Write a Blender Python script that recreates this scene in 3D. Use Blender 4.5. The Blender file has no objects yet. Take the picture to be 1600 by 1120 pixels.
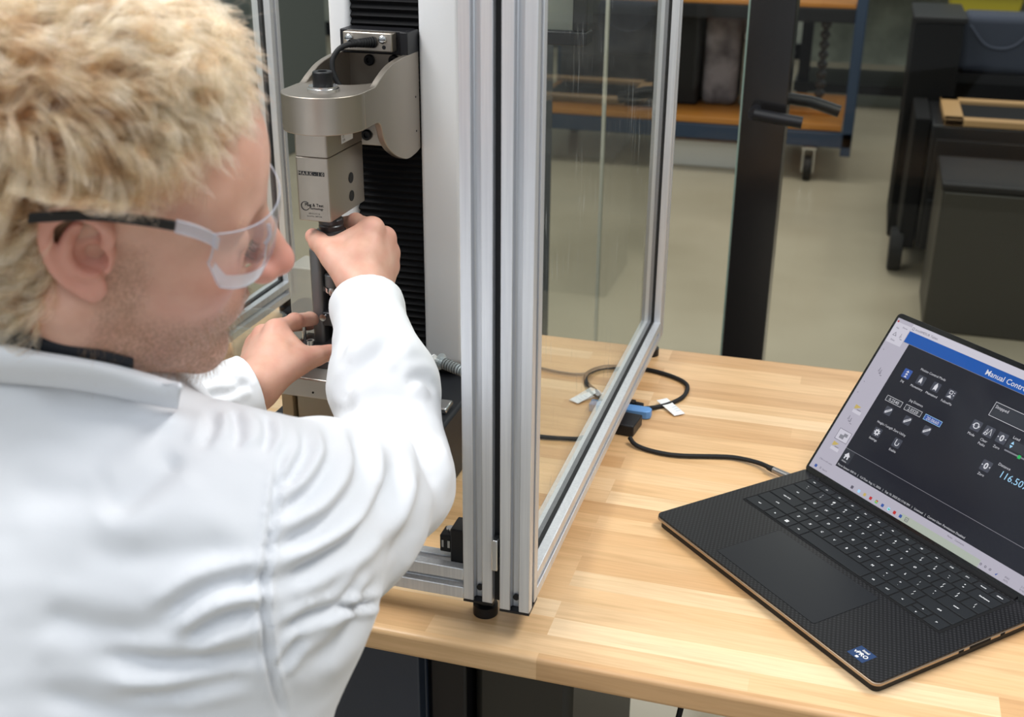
import bpy, bmesh, math, random
import numpy as np
from mathutils import Vector, Matrix, noise
random.seed(7); np.random.seed(7)
scene = bpy.context.scene
col = scene.collection
TABLE_Z = 0.80            # everything below is laid out from the bench top (z = 0) and lifted at the end

# ------------------------------------------------------------------ camera
def cam_axes(yaw, pitch, roll):
    fw = np.array([math.sin(yaw)*math.cos(pitch), math.cos(yaw)*math.cos(pitch), -math.sin(pitch)])
    r = np.array([math.cos(yaw), -math.sin(yaw), 0.0]); u = np.cross(r, fw)
    return r*math.cos(roll)+u*math.sin(roll), -r*math.sin(roll)+u*math.cos(roll), fw
CAM = np.array([.2351, -1.0879, .7055]); FPX = 1849.0
CR, CU, CF = cam_axes(-.2833, .4016, .0078)
cd = bpy.data.cameras.new('camera'); cam = bpy.data.objects.new('camera', cd); col.objects.link(cam)
cd.sensor_width = 36; cd.lens = FPX/1600*36; cd.clip_start = .05; cd.clip_end = 60
mw = Matrix.Identity(4)
for i in range(3):
    mw[i][0] = CR[i]; mw[i][1] = CU[i]; mw[i][2] = -CF[i]; mw[i][3] = CAM[i]
mw[2][3] += TABLE_Z
cam.matrix_world = mw
cd.dof.use_dof = True; cd.dof.focus_distance = 1.27; cd.dof.aperture_fstop = 8.0
scene.camera = cam

# ------------------------------------------------------------------ light and exposure
scene.view_settings.view_transform = 'Standard'; scene.view_settings.look = 'None'
scene.view_settings.exposure = 0.30; scene.view_settings.gamma = 1.0
scene.cycles.use_denoising = True
scene.cycles.max_bounces = 10; scene.cycles.transparent_max_bounces = 16
w = bpy.data.worlds.new('room_light'); scene.world = w; w.use_nodes = True
w.node_tree.nodes['Background'].inputs[0].default_value = (.86, .93, 1.0, 1)
w.node_tree.nodes['Background'].inputs[1].default_value = 0.46
def area(name, loc, target, sx, sy, power, colr=(1, 1, 1)):
    l = bpy.data.lights.new(name, 'AREA'); l.shape = 'RECTANGLE'; l.size = sx; l.size_y = sy; l.energy = power; l.color = colr
    o = bpy.data.objects.new(name, l); col.objects.link(o); o.location = loc
    d = Vector(target)-Vector(loc); o.rotation_euler = d.to_track_quat('-Z', 'Y').to_euler()
    return o
area('ceiling_light', (-.9, -.3, 1.85), (-.5, -.1, 0), 1.3, .5, 26, (1, .985, .96))
area('ceiling_light', (.9, .2, 1.85), (.5, .2, 0), 1.3, .5, 24, (1, .985, .96))
area('ceiling_light', (0, -1.5, 1.85), (-.1, -.6, 0), 1.6, .6, 9, (.92, .96, 1))
area('ceiling_light', (.2, 4.2, 1.85), (.2, 4.2, 0), 3.0, 1.0, 30, (1, .98, .92))

# ------------------------------------------------------------------ helpers
def at(px, py, depth):
    """Point on the photo ray (px,py) at a real distance along the view axis (metres)."""
    d = CF + CR*(px-800)/FPX - CU*(py-560)/FPX
    return CAM + d*depth
def on_z(px, py, z=0.0):
    d = CF + CR*(px-800)/FPX - CU*(py-560)/FPX
    return CAM + d*(z-CAM[2])/d[2]
def on_y(px, py, y):
    d = CF + CR*(px-800)/FPX - CU*(py-560)/FPX
    return CAM + d*(y-CAM[1])/d[1]

def tag(o, label=None, cat=None, group=None, kind=None):
    if label: o['label'] = label
    if cat: o['category'] = cat
    if group: o['group'] = group
    if kind: o['kind'] = kind
    return o
def thing(name, label, cat, loc=(0, 0, 0), rz=0.0, group=None):
    o = bpy.data.objects.new(name, None); col.objects.link(o); o.location = loc; o.rotation_euler = (0, 0, rz)
    o.empty_display_size = .02
    return tag(o, label, cat, group)

class MB:
    def __init__(s): s.v = []; s.f = []; s.m = []
    def add(s, verts, faces, mi=0):
        b = len(s.v); s.v += [tuple(map(float, p)) for p in verts]; s.f += [tuple(i+b for i in f) for f in faces]; s.m += [mi]*len(faces); return s
    def box(s, lo, hi, mi=0, M=None):
        x0, y0, z0 = lo; x1, y1, z1 = hi
        vs = [(x0,y0,z0),(x1,y0,z0),(x1,y1,z0),(x0,y1,z0),(x0,y0,z1),(x1,y0,z1),(x1,y1,z1),(x0,y1,z1)]
        if M is not None: vs = [tuple(M @ Vector(v)) for v in vs]
        return s.add(vs, [(0,3,2,1),(4,5,6,7),(0,1,5,4),(1,2,6,5),(2,3,7,6),(3,0,4,7)], mi)
    def cyl(s, p0, p1, r0, r1=None, n=24, mi=0, cap=True):
        r1 = r0 if r1 is None else r1
        p0 = Vector(p0); p1 = Vector(p1); d = (p1-p0).normalized(); a = d.orthogonal().normalized(); b = d.cross(a)
        vs = []
        for p, r in ((p0, r0), (p1, r1)):
            for k in range(n):
                t = 2*math.pi*k/n; vs.append(p+a*math.cos(t)*r+b*math.sin(t)*r)
        fs = [(k, (k+1) % n, n+(k+1) % n, n+k) for k in range(n)]
        if cap: fs += [tuple(range(n-1, -1, -1)), tuple(range(n, 2*n))]
        return s.add(vs, fs, mi)
    def lathe(s, prof, c=(0, 0, 0), n=40, mi=0, axis=(0, 0, 1)):
        ax = Vector(axis).normalized(); a = ax.orthogonal().normalized(); b = ax.cross(a); c = Vector(c); vs = []
        for r, z in prof:
            for k in range(n):
                t = 2*math.pi*k/n; vs.append(c+ax*z+a*math.cos(t)*r+b*math.sin(t)*r)
        fs = []
        for i in range(len(prof)-1):
            for k in range(n): fs.append((i*n+k, i*n+(k+1) % n, (i+1)*n+(k+1) % n, (i+1)*n+k))
        if prof[0][0] > 1e-6 and prof[0] != prof[-1]: fs.append(tuple(range(n-1, -1, -1)))
        if prof[-1][0] > 1e-6 and prof[0] != prof[-1]: fs.append(tuple((len(prof)-1)*n+k for k in range(n)))
        return s.add(vs, fs, mi)
    def prism(s, poly, w0, w1, ax='z', mi=0, M=None):
        """poly in the two other axes (cyclic order), extruded along ax."""
        n = len(poly); vs = []
        for w_ in (w0, w1):
            for (p, q) in poly:
                vs.append({'z': (p, q, w_), 'x': (w_, p, q), 'y': (q, w_, p)}[ax])
        if M is not None: vs = [tuple(M @ Vector(v)) for v in vs]
        return s.add(vs, [(k, (k+1) % n, n+(k+1) % n, n+k) for k in range(n)] + [tuple(range(n-1, -1, -1)), tuple(range(n, 2*n))], mi)
    def tube(s, pts, r, n=10, mi=0, closed=False):
        pts = [Vector(p) for p in pts]; m = len(pts); vs = []; prev = None
        rr = r if hasattr(r, '__len__') else [r]*m
        for i, p in enumerate(pts):
            if closed: d = (pts[(i+1) % m]-pts[i-1]).normalized()
            else: d = (pts[min(i+1, m-1)]-pts[max(i-1, 0)]).normalized()
            a = d.orthogonal().normalized() if prev is None else (prev-d*prev.dot(d)).normalized()
            prev = a; b = d.cross(a)
            for k in range(n):
                t = 2*math.pi*k/n; vs.append(p+(a*math.cos(t)+b*math.sin(t))*rr[i])
        fs = []
        for i in range(m if closed else m-1):
            j = (i+1) % m
            for k in range(n): fs.append((i*n+k, i*n+(k+1) % n, j*n+(k+1) % n, j*n+k))
        if not closed: fs += [tuple(range(n-1, -1, -1)), tuple((m-1)*n+k for k in range(n))]
        return s.add(vs, fs, mi)
    def build(s, name, mats, parent=None, bevel=0, seg=2, smooth=35, loc=None):
        me = bpy.data.meshes.new(name); me.from_pydata(s.v, [], s.f)
        for m in (mats if isinstance(mats, (list, tuple)) else [mats]): me.materials.append(m)
        me.polygons.foreach_set('material_index', s.m)
        bm = bmesh.new(); bm.from_mesh(me); bmesh.ops.recalc_face_normals(bm, faces=bm.faces); bm.to_mesh(me); bm.free()
        if smooth:
            me.polygons.foreach_set('use_smooth', [True]*len(me.polygons))
            me.set_sharp_from_angle(angle=math.radians(smooth))
        o = bpy.data.objects.new(name, me); col.objects.link(o)
        if parent: o.parent = parent
        if loc is not None: o.location = loc
        if bevel:
            b = o.modifiers.new('edge', 'BEVEL'); b.width = bevel; b.segments = seg; b.limit_method = 'ANGLE'; b.angle_limit = math.radians(50); b.harden_normals = False
        return o
def spline(pts, n=8):
    """Catmull-Rom through the points."""
    P = [np.array(p, float) for p in pts]; P = [2*P[0]-P[1]]+P+[2*P[-1]-P[-2]]; out = []
    for i in range(1, len(P)-2):
        for k in range(n):
            t = k/n
            out.append(.5*((2*P[i])+(-P[i-1]+P[i+1])*t+(2*P[i-1]-5*P[i]+4*P[i+1]-P[i+2])*t*t+(-P[i-1]+3*P[i]-3*P[i+1]+P[i+2])*t**3))
    out.append(P[-2]); return out
def rrect(x0, y0, x1, y1, r, n=6):
    out = []
    for cx, cy, a0 in ((x1-r, y1-r, 0), (x0+r, y1-r, 90), (x0+r, y0+r, 180), (x1-r, y0+r, 270)):
        for k in range(n+1):
            t = math.radians(a0+90*k/n); out.append((cx+r*math.cos(t), cy+r*math.sin(t)))
    return out
_dg = None
_tc = {}
def text_geo(txt, size, align='LEFT', bold=0.0):
    key = (txt, align, bold)
    if key not in _tc:
        c = bpy.data.curves.new('lettering', 'FONT'); c.body = txt; c.size = 1; c.align_x = align; c.offset = bold; c.resolution_u = 2
        o = bpy.data.objects.new('lettering', c); col.objects.link(o)
        bpy.context.view_layer.update()
        me = bpy.data.meshes.new_from_object(o.evaluated_get(bpy.context.evaluated_depsgraph_get()))
        _tc[key] = ([tuple(v.co) for v in me.vertices], [tuple(p.vertices) for p in me.polygons])
        bpy.data.objects.remove(o); bpy.data.curves.remove(c); bpy.data.meshes.remove(me)
    v, f = _tc[key]
    return [(x*size, y*size) for x, y, z in v], f
def copy_tree(o, parent=None):
    c = o.copy(); col.objects.link(c)
    if parent: c.parent = parent
    for ch in [q for q in bpy.data.objects if q.parent == o]: copy_tree(ch, c)
    return c

# ------------------------------------------------------------------ materials
def mat(name, rgb, rough=.5, metal=0.0, spec=.5, **kw):
    m = bpy.data.materials.new(name); m.use_nodes = True; nt = m.node_tree; b = nt.nodes['Principled BSDF']
    b.inputs['Base Color'].default_value = (*rgb, 1); b.inputs['Roughness'].default_value = rough; b.inputs['Metallic'].default_value = metal
    b.inputs['Specular IOR Level'].default_value = spec
    for k, v in kw.items(): b.inputs[k.replace('_', ' ')].default_value = v
    return m
def N(m, t, **kw):
    n = m.node_tree.nodes.new(t)
    for k, v in kw.items():
        if k[0] == 'i' and k[1:].isdigit(): n.inputs[int(k[1:])].default_value = v
        elif hasattr(n, k): setattr(n, k, v)
        else: n.inputs[k.replace('_', ' ')].default_value = v
    return n
def L(m, a, b): m.node_tree.links.new(a, b)
def bsdf(m): return m.node_tree.nodes['Principled BSDF']
def coords(m, scale=(1, 1, 1), which='Object', rot=(0, 0, 0)):
    tc = N(m, 'ShaderNodeTexCoord'); mp = N(m, 'ShaderNodeMapping'); mp.inputs['Scale'].default_value = scale; mp.inputs['Rotation'].default_value = rot
    L(m, tc.outputs[which], mp.inputs[0]); return mp.outputs[0]
def add_bump(m, height, strength=.2, dist=.001):
    b = N(m, 'ShaderNodeBump'); b.inputs['Strength'].default_value = strength; b.inputs['Distance'].default_value = dist
    L(m, height, b.inputs['Height']); L(m, b.outputs[0], bsdf(m).inputs['Normal']); return b
def ramp(m, fac, stops):
    r = N(m, 'ShaderNodeValToRGB'); e = r.color_ramp.elements
    while len(e) > 1: e.remove(e[0])
    e[0].position = stops[0][0]; e[0].color = (*stops[0][1], 1)
    for p, c in stops[1:]:
        q = e.new(p); q.color = (*c, 1)
    L(m, fac, r.inputs[0]); return r.outputs[0]
def mix(m, fac, a, b, blend='MIX'):
    n = N(m, 'ShaderNodeMix', data_type='RGBA', blend_type=blend)
    for sock, v in ((n.inputs[0], fac), (n.inputs[6], a), (n.inputs[7], b)):
        if hasattr(v, 'is_linked') or hasattr(v, 'links'): L(m, v, sock)
        elif isinstance(v, (int, float)): sock.default_value = v
        else: sock.default_value = (*v, 1)
    return n.outputs[2]
def noisy(m, c1, c2, scale=(1, 1, 1), nscale=5, detail=4, lo=.35, hi=.65):
    n = N(m, 'ShaderNodeTexNoise'); n.inputs['Scale'].default_value = nscale; n.inputs['Detail'].default_value = detail
    L(m, coords(m, scale), n.inputs['Vector'])
    L(m, ramp(m, n.outputs[0], [(lo, c1), (hi, c2)]), bsdf(m).inputs['Base Color']); return n.outputs[0]
def emit(name, rgb, s=1.0, rough=.2):
    m = mat(name, (.004, .004, .005), rough, 0, .25); bsdf(m).inputs['Emission Color'].default_value = (*rgb, 1); bsdf(m).inputs['Emission Strength'].default_value = s
    return m
def clear(name, tint=(.97, .99, .98), rough=.02, ior=1.45, haze=0.0, hz=(.8, .85, .85), gain=1.0):
    m = bpy.data.materials.new(name); m.use_nodes = True; nt = m.node_tree; nt.nodes.clear()
    out = N(m, 'ShaderNodeOutputMaterial'); tr = N(m, 'ShaderNodeBsdfTransparent'); tr.inputs[0].default_value = (*tint, 1)
    gl = N(m, 'ShaderNodeBsdfGlossy'); gl.inputs['Roughness'].default_value = rough
    fr = N(m, 'ShaderNodeFresnel'); fr.inputs[0].default_value = ior
    mul = N(m, 'ShaderNodeMath', operation='MULTIPLY', use_clamp=True); mul.inputs[1].default_value = gain
    geo = N(m, 'ShaderNodeNewGeometry'); inv = N(m, 'ShaderNodeMath', operation='SUBTRACT'); inv.inputs[0].default_value = 1; L(m, geo.outputs['Backfacing'], inv.inputs[1])
    fm = N(m, 'ShaderNodeMath', operation='MULTIPLY'); L(m, fr.outputs[0], fm.inputs[0]); L(m, inv.outputs[0], fm.inputs[1]); L(m, fm.outputs[0], mul.inputs[0])
    mx = N(m, 'ShaderNodeMixShader'); L(m, mul.outputs[0], mx.inputs[0]); L(m, tr.outputs[0], mx.inputs[1]); L(m, gl.outputs[0], mx.inputs[2])
    last = mx.outputs[0]
    if haze:
        df = N(m, 'ShaderNodeBsdfDiffuse'); df.inputs[0].default_value = (*hz, 1)
        m2 = N(m, 'ShaderNodeMixShader'); m2.inputs[0].default_value = haze; L(m, last, m2.inputs[1]); L(m, df.outputs[0], m2.inputs[2]); last = m2.outputs[0]
    L(m, last, out.inputs[0]); return m

M = {}
def wood(name, c1, c2, c3, row=.030, length=.42):
    m = mat(name, c1, .38); v = coords(m)
    br = N(m, 'ShaderNodeTexBrick'); L(m, v, br.inputs['Vector'])
    br.inputs['Color1'].default_value = (0, 0, 0, 1); br.inputs['Color2'].default_value = (1, 1, 1, 1); br.inputs['Mortar'].default_value = (.5, .5, .5, 1)
    br.inputs['Scale'].default_value = 1; br.inputs['Mortar Size'].default_value = .00012; br.inputs['Brick Width'].default_value = length; br.inputs['Row Height'].default_value = row
    br.offset = .37; br.offset_frequency = 3; br.squash = .75; br.squash_frequency = 2
    base = ramp(m, br.outputs['Color'], [(.0, c1), (.35, c2), (.7, c2), (1.0, c3)])
    # grain follows the stave, shifted from stave to stave
    sh = N(m, 'ShaderNodeVectorMath', operation='MULTIPLY_ADD'); L(m, br.outputs['Color'], sh.inputs[0]); sh.inputs[1].default_value = (3.1, 1.7, 2.3); L(m, coords(m, (2.2, 34, 34)), sh.inputs[2])
    n1 = N(m, 'ShaderNodeTexNoise'); n1.inputs['Scale'].default_value = 2.2; n1.inputs['Detail'].default_value = 6; n1.inputs['Distortion'].default_value = .6; L(m, sh.outputs[0], n1.inputs['Vector'])
    n2 = N(m, 'ShaderNodeTexNoise'); n2.inputs['Scale'].default_value = 14; n2.inputs['Detail'].default_value = 3; L(m, coords(m, (1.2, 22, 22)), n2.inputs['Vector'])
    g = ramp(m, n1.outputs[0], [(.3, (.80, .76, .70)), (.55, (1, 1, 1)), (.75, (1.0, .97, .92))])
    a = mix(m, .75, base, g, 'MULTIPLY')
    g2 = ramp(m, n2.outputs[0], [(.35, (.86, .82, .76)), (.6, (1, 1, 1))])
    a = mix(m, .5, a, g2, 'MULTIPLY')
    n3 = N(m, 'ShaderNodeTexNoise'); n3.inputs['Scale'].default_value = 1.1; n3.inputs['Detail'].default_value = 2; L(m, coords(m), n3.inputs['Vector'])
    a = mix(m, .6, a, ramp(m, n3.outputs[0], [(.4, (1, .92, .82)), (.6, (1, 1, 1))]), 'MULTIPLY')
    L(m, a, bsdf(m).inputs['Base Color']); add_bump(m, n2.outputs[0], .06, .0005)
    return m
M['bench'] = wood('oiled_oak_staves', (.60, .36, .175), (.74, .49, .265), (.85, .64, .41))
M['bench_edge'] = wood('oak_edge', (.34, .16, .055), (.46, .235, .085), (.52, .30, .125), row=.2, length=.9)
M['cart_wood'] = wood('orange_plywood', (.45, .18, .03), (.52, .22, .04), (.58, .26, .06), row=.3, length=2)
m = M['alu'] = mat('brushed_aluminium', (.62, .64, .67), .42, .6)
n = N(m, 'ShaderNodeTexNoise'); n.inputs['Scale'].default_value = 60; L(m, coords(m, (6, 6, .12)), n.inputs['Vector']); L(m, ramp(m, n.outputs[0], [(.3, (.64, .655, .69)), (.7, (.74, .755, .78))]), bsdf(m).inputs['Base Color'])
M['nickel'] = mat('bead_blasted_nickel', (.40, .355, .305), .38, .9)
n = N(M['nickel'], 'ShaderNodeTexNoise'); n.inputs['Scale'].default_value = 900; L(M['nickel'], coords(M['nickel']), n.inputs['Vector']); add_bump(M['nickel'], n.outputs[0], .08, .0002)
M['steel'] = mat('bright_steel', (.66, .66, .66), .22, 1.0)
M['dark_steel'] = mat('dark_grey_steel', (.10, .10, .105), .35, .7)
M['grey_steel'] = mat('grey_anodised', (.16, .165, .17), .4, .6)
M['black'] = mat('black_plastic', (.008, .008, .010), .42, 0, .35)
M['black_matte'] = mat('matte_black', (.006, .006, .007), .75, 0, .2)
M['rubber'] = mat('black_rubber', (.012, .012, .013), .6, 0, .3)
M['white_paint'] = mat('white_powder_coat', (.84, .85, .865), .45)
M['white_plastic'] = mat('white_plastic', (.8, .8, .8), .4)
M['glass'] = clear('enclosure_glass', (.95, .965, .945), haze=.015, gain=1.0)
def smudge(m, scale, lo, hi, amt):
    nt = m.node_tree; hz = [n for n in nt.nodes if n.type == 'MIX_SHADER'][-1]; base = hz.inputs[0].default_value
    n = N(m, 'ShaderNodeTexNoise'); n.inputs['Scale'].default_value = 9; n.inputs['Detail'].default_value = 5; n.inputs['Distortion'].default_value = 1.2; L(m, coords(m, scale), n.inputs['Vector'])
    L(m, ramp(m, n.outputs[0], [(lo, (base,)*3), (hi, (amt,)*3)]), hz.inputs[0])
smudge(M['glass'], (1, 9, 1.2), .64, .76, .20)
M['wall_glass'] = clear('partition_glass', (.92, .925, .895), haze=.0, gain=.35)
M['glass_edge'] = mat('green_glass_edge', (.30, .42, .36), .2, 0, .6)
M['acrylic'] = clear('clear_acrylic', (.93, .95, .94), haze=.06)
M['frosted'] = clear('frosted_acrylic', (.85, .86, .82), .25, haze=.42, hz=(.62, .60, .54))
M['navy'] = mat('dark_blue_paint', (.026, .038, .065), .45)
M['blue_frame'] = mat('blue_frame_paint', (.018, .04, .085), .5)
M['yellow'] = mat('yellow_plastic', (.62, .50, .03), .5)
M['navy_cloth'] = mat('navy_fabric', (.045, .055, .085), .9)
# ------------------------------------------------------------------ the room
def struct(name, mb, m, **k):
    o = mb.build(name, m, **k); o['kind'] = 'structure'; return o
m = M['floor'] = mat('polished_vinyl_floor', (.56, .49, .36), .2)
noisy(m, (.50, .43, .31), (.64, .56, .42), (1, 1, 1), 1.3, 5, .3, .7)
m = M['wall'] = mat('pale_green_grey_wall', (.36, .38, .33), .8); noisy(m, (.33, .35, .30), (.40, .42, .37), (1, 1, 1), 2)
FZ = -TABLE_Z
struct('floor', MB().box((-7, -4, FZ-.1), (7, 9.2, FZ)), M['floor'])
struct('wall_back', MB().box((-7, 9.0, FZ), (7, 9.2, 2.2)), M['wall'])
struct('wall_left', MB().box((-7.2, -4, FZ), (-7, 9.2, 2.2)), M['wall'])
struct('wall_right', MB().box((7, -4, FZ), (7.2, 9.2, 2.2)), M['wall'])
struct('baseboard_back', MB().box((-7, 8.97, FZ), (7, 9.0, FZ+.12)), M['black_matte'])
# glass partition just beyond the bench: black mullion, panes that meet in slim joints
PY = 1.25
struct('trim_1', MB().box((.018, PY-.03, FZ), (.102, PY+.07, 2.2)), mat('black_mullion', (.010, .009, .009), .18), bevel=.002)
for i, (x0, x1) in enumerate(((-3.2, -.262), (-.254, .016), (.104, 3.2))):
    struct('window_%d' % (i+1), MB().box((x0, PY, FZ+.02), (x1, PY+.010, 2.2)), M['wall_glass'])
struct('trim_2', MB().box((-.261, PY-.001, FZ), (-.255, PY+.011, 2.2)), mat('joint_strip', (.42, .42, .34), .5))
struct('trim_4', MB().box((-.380, PY-.006, FZ), (-.364, PY-.001, 2.2)), mat('dotted_seal', (.03, .035, .035), .6))
struct('trim_3', MB().box((.0125, PY-.004, FZ), (.0180, PY+.012, 2.2)), M['glass_edge'])

# ------------------------------------------------------------------ workbench
bx0, bx1, by0, by1 = -1.35, 1.05, -.190, .618
bench = thing('workbench', 'long workbench with a glued oak stave top and rounded front edge', 'workbench', (-.15, .2, -.8))
def P_(o, par):      # keep world placement when parenting to a moved Empty
    o.parent = par; o.matrix_parent_inverse = Matrix.Translation(-Vector(par.location)) if not par.rotation_euler.z else Matrix.Rotation(-par.rotation_euler.z, 4, 'Z') @ Matrix.Translation(-Vector(par.location))
    return o
top = MB().box((bx0, by0, -.027), (bx1, by1, 0)).build('tabletop', M['bench'], bevel=.005, seg=4); P_(top, bench)
f = MB()
f.box((bx0+.06, by0+.20, -.085), (bx1-.06, by0+.24, -.027)); f.box((bx0+.06, by1-.09, -.085), (bx1-.06, by1-.05, -.027))
f.box((bx0+.06, by0+.2, -.085), (bx0+.10, by1-.05, -.027)); f.box((bx1-.10, by0+.2, -.085), (bx1-.06, by1-.05, -.027))
P_(f.build('apron', M['black'], bevel=.002), bench)
for x in (-1.25, -.153, .9):
    for y in (by0+.115, by1-.16):
        P_(MB().box((x, y, FZ), (x+.043, y+.06, -.027)).build('leg', M['black'], bevel=.003), bench)
# drawer unit under the bench
cab = thing('drawer_cabinet', 'dark blue steel drawer cabinet under the front of the wooden bench', 'cabinet', (-.42, 0, FZ))
P_(MB().box((-.66, by0+.12, FZ+.03), (-.158, by0+.62, -.087)).build('body', M['navy'], bevel=.003), cab)
for z0, z1 in ((-.29, -.05), (-.50, -.30), (-.755, -.51)):
    d = P_(MB().box((-.65, by0+.10, z0), (-.160, by0+.12, z1)).build('drawer', M['navy'], bevel=.002), cab)
    h = MB().box((-.60, by0+.088, z1-.035), (-.48, by0+.10, z1-.022)).build('handle', M['black'], bevel=.001); h.parent = d; h.matrix_parent_inverse = d.matrix_parent_inverse.copy(); h.parent = cab; h.parent = d; h.matrix_parent_inverse = Matrix.Identity(4)
b2 = thing('storage_case', 'black case standing under the bench between leg and open floor', 'case', (.02, .1, FZ))
P_(MB().box((-.106, by0+.13, FZ), (.007, by0+.55, -.094)).build('body', mat('olive_black', (.018, .018, .015), .5), bevel=.01), b2)
P_(MB().box((-.09, by0+.19, -.094), (-.01, by0+.45, -.088)).build('lid', M['black'], bevel=.002), b2)
pts = [on_y(960, 1150, .1), on_y(990, 1120, .1), on_y(1003, 1103, .12), on_y(1020, 1060, .2)]
pts = [Vector((.19, .10, FZ+.006)), Vector((.12, .05, FZ+.006)), Vector((.085, -.02, FZ+.10)), Vector((.10, -.05, -.42)), Vector((.115, -.02, -.22)), Vector((.14, .10, -.06)), Vector((.15, .14, -.027))]
tag(MB().tube(spline(pts, 8), .0035, 8).build('power_cord', M['rubber']), 'black cord hanging down beneath the bench top', 'cord')

# ------------------------------------------------------------------ things beyond the glass (out of focus)
def wheel(root, x, y, r=.06, h=.14):
    w_ = MB(); w_.cyl((x-.02, y, FZ+r), (x+.02, y, FZ+r), r, n=24)
    o = P_(w_.build('wheel', M['rubber'], bevel=.004), root)
    g = MB(); g.box((x-.035, y-.03, FZ+h-.012), (x+.035, y+.03, FZ+h)); g.box((x-.03, y-.022, FZ+r-.02), (x-.024, y+.022, FZ+h)); g.box((x+.024, y-.022, FZ+r-.02), (x+.03, y+.022, FZ+h))
    P_(g.build('fork', M['steel']), root)
cx0, cx1, cy0, cy1 = -1.50, .215, 4.95, 5.82
SH = -.509
cart = thing('shelf_cart', 'long blue framed cart with orange wooden shelves, behind the glass partition', 'cart', ((cx0+cx1)/2, 5.3, FZ))
fr = MB()
for x in (cx0, cx1-.05):
    for y in (cy0, cy1-.05): fr.box((x, y, FZ+.14), (x+.05, y+.05, .25))
for z in (SH-.11,): fr.box((cx0, cy0, z), (cx1, cy0+.04, z+.075)); fr.box((cx0, cy1-.04, z), (cx1, cy1, z+.075)); fr.box((cx0, cy0, z), (cx0+.04, cy1, z+.075)); fr.box((cx1-.04, cy0, z), (cx1, cy1, z+.075))
P_(fr.build('frame', M['blue_frame'], bevel=.004), cart)
f = MB(); z = -.02; f.box((cx0+.05, cy0, z), (cx1-.05, cy0+.04, z+.065)); f.box((cx0+.05, cy1-.04, z), (cx1-.05, cy1, z+.065))
P_(f.build('upper_rail', M['black'], bevel=.003), cart)
P_(MB().box((cx0+.01, cy0+.01, SH-.03), (cx1-.055, cy1-.01, SH)).build('shelf', M['cart_wood'], bevel=.003), cart)
P_(MB().box((cx0+.05, cy0+.01, .047), (cx1-.05, cy1-.01, .07)).build('shelf', M['cart_wood'], bevel=.003), cart)
for x in (cx0+.12, cx1-.20):
    for y in (cy0+.05, cy1-.08): wheel(cart, x, y, .062, .17)
def boxy(name, label, cat, lo, hi, m, extra=None, group=None, bev=.012):
    t = thing(name, label, cat, ((lo[0]+hi[0])/2, (lo[1]+hi[1])/2, lo[2]), group=group)
    P_(MB().box(lo, hi).build('body', m, bevel=bev, seg=3), t)
    if extra: extra(t)
    return t
zs = SH+.001
def lid_of(lo, hi, m, name='lid'):
    return lambda t: P_(MB().box(lo, hi).build(name, m, bevel=.006), t)
gc = mat('lilac_grey_cloth', (.20, .185, .21), .95); noisy(gc, (.10, .09, .105), (.30, .28, .31), (1, 1, 1), 9, 5, .35, .65)
gd = mat('dark_grey_cloth', (.06, .06, .07), .95); noisy(gd, (.035, .035, .04), (.12, .115, .125), (1, 1, 1), 7, 5, .35, .65)
boxy('cloth_bundle', 'dark grey cloth bundle on the cart, seen through the side glass of the enclosure', 'cloth', (-1.36, 5.22, zs+.045), (-.78, 5.62, zs+.46), gd, lid_of((-1.30, 5.30, zs+.46), (-.90, 5.55, zs+.52), gc, 'fold'), bev=.08)
boxy('black_tray', 'flat black tray under the dark cloth bundle on the cart', 'tray', (-1.40, 5.12, zs), (-.74, 5.70, zs+.044), M['black'], lid_of((-1.36, 5.11, zs+.030), (-.78, 5.115, zs+.040), M['grey_steel'], 'rim'))
boxy('equipment_case', 'tall black case on the orange cart shelf just right of the enclosure post', 'case', (-.735, 5.25, zs), (-.60, 5.65, zs+.50), M['black'], lid_of((-.73, 5.24, zs+.50), (-.605, 5.66, zs+.53), M['black_matte']))
boxy('grey_bag', 'lilac grey cloth bag beside the tall black case on the cart', 'bag', (-.585, 5.28, zs+.0), (-.40, 5.65, zs+.48), gc, lid_of((-.56, 5.34, zs+.48), (-.44, 5.56, zs+.53), gd, 'handle'), bev=.04)
boxy('white_canister', 'pale canister at the right of the grey bag on the cart', 'canister', (-.385, 5.30, zs), (-.30, 5.5, zs+.34), mat('pale_canister', (.34, .33, .28), .5), lid_of((-.38, 5.31, zs+.34), (-.305, 5.49, zs+.38), M['white_plastic']), bev=.02)
rods = thing('pump_stand', 'stand with two dark knobbly rods on the right end of the cart', 'stand', (-.05, 5.4, zs))
P_(MB().box((-.20, 5.2, zs), (.10, 5.6, zs+.02)).build('base', M['cart_wood'], bevel=.004), rods)
for x in (-.15, .02):
    pr = [(.02, 0)]
    for k in range(9): pr += [(.014, .03+.05*k), (.027, .045+.05*k), (.027, .06+.05*k), (.014, .07+.05*k)]
    P_(MB().lathe(pr+[(.01, .49)], (x, 5.42, zs+.02), 14).build('rod', M['dark_steel']), rods)
lev = struct('trim_5', MB().cyl((.045, PY-.03, .262), (.045, PY-.075, .262), .011, n=16).tube([(.045, PY-.07, .262), (.09, PY-.07, .256), (.135, PY-.07, .251)], .011, 12)
   .cyl((.075, PY+.07, .262), (.075, PY+.125, .262), .011, n=16).tube([(.075, PY+.12, .262), (.14, PY+.12, .256), (.197, PY+.12, .240)], .012, 12), M['black'])
lev.name = 'door_1_handle'
boxy('low_white_box', 'low white box on the floor in front of the cart casters', 'bin', (-.80, 5.10, FZ), (-.33, 5.45, FZ+.14), M['white_plastic'], lid_of((-.80, 5.09, FZ+.12), (-.33, 5.46, FZ+.142), M['white_paint']), bev=.01)  # plain white box with a lid, low on the floor below the shelf
far = thing('far_bench', 'pale bench with a dark lower rail at the back of the room', 'bench', (1.0, 7.2, FZ))
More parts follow.
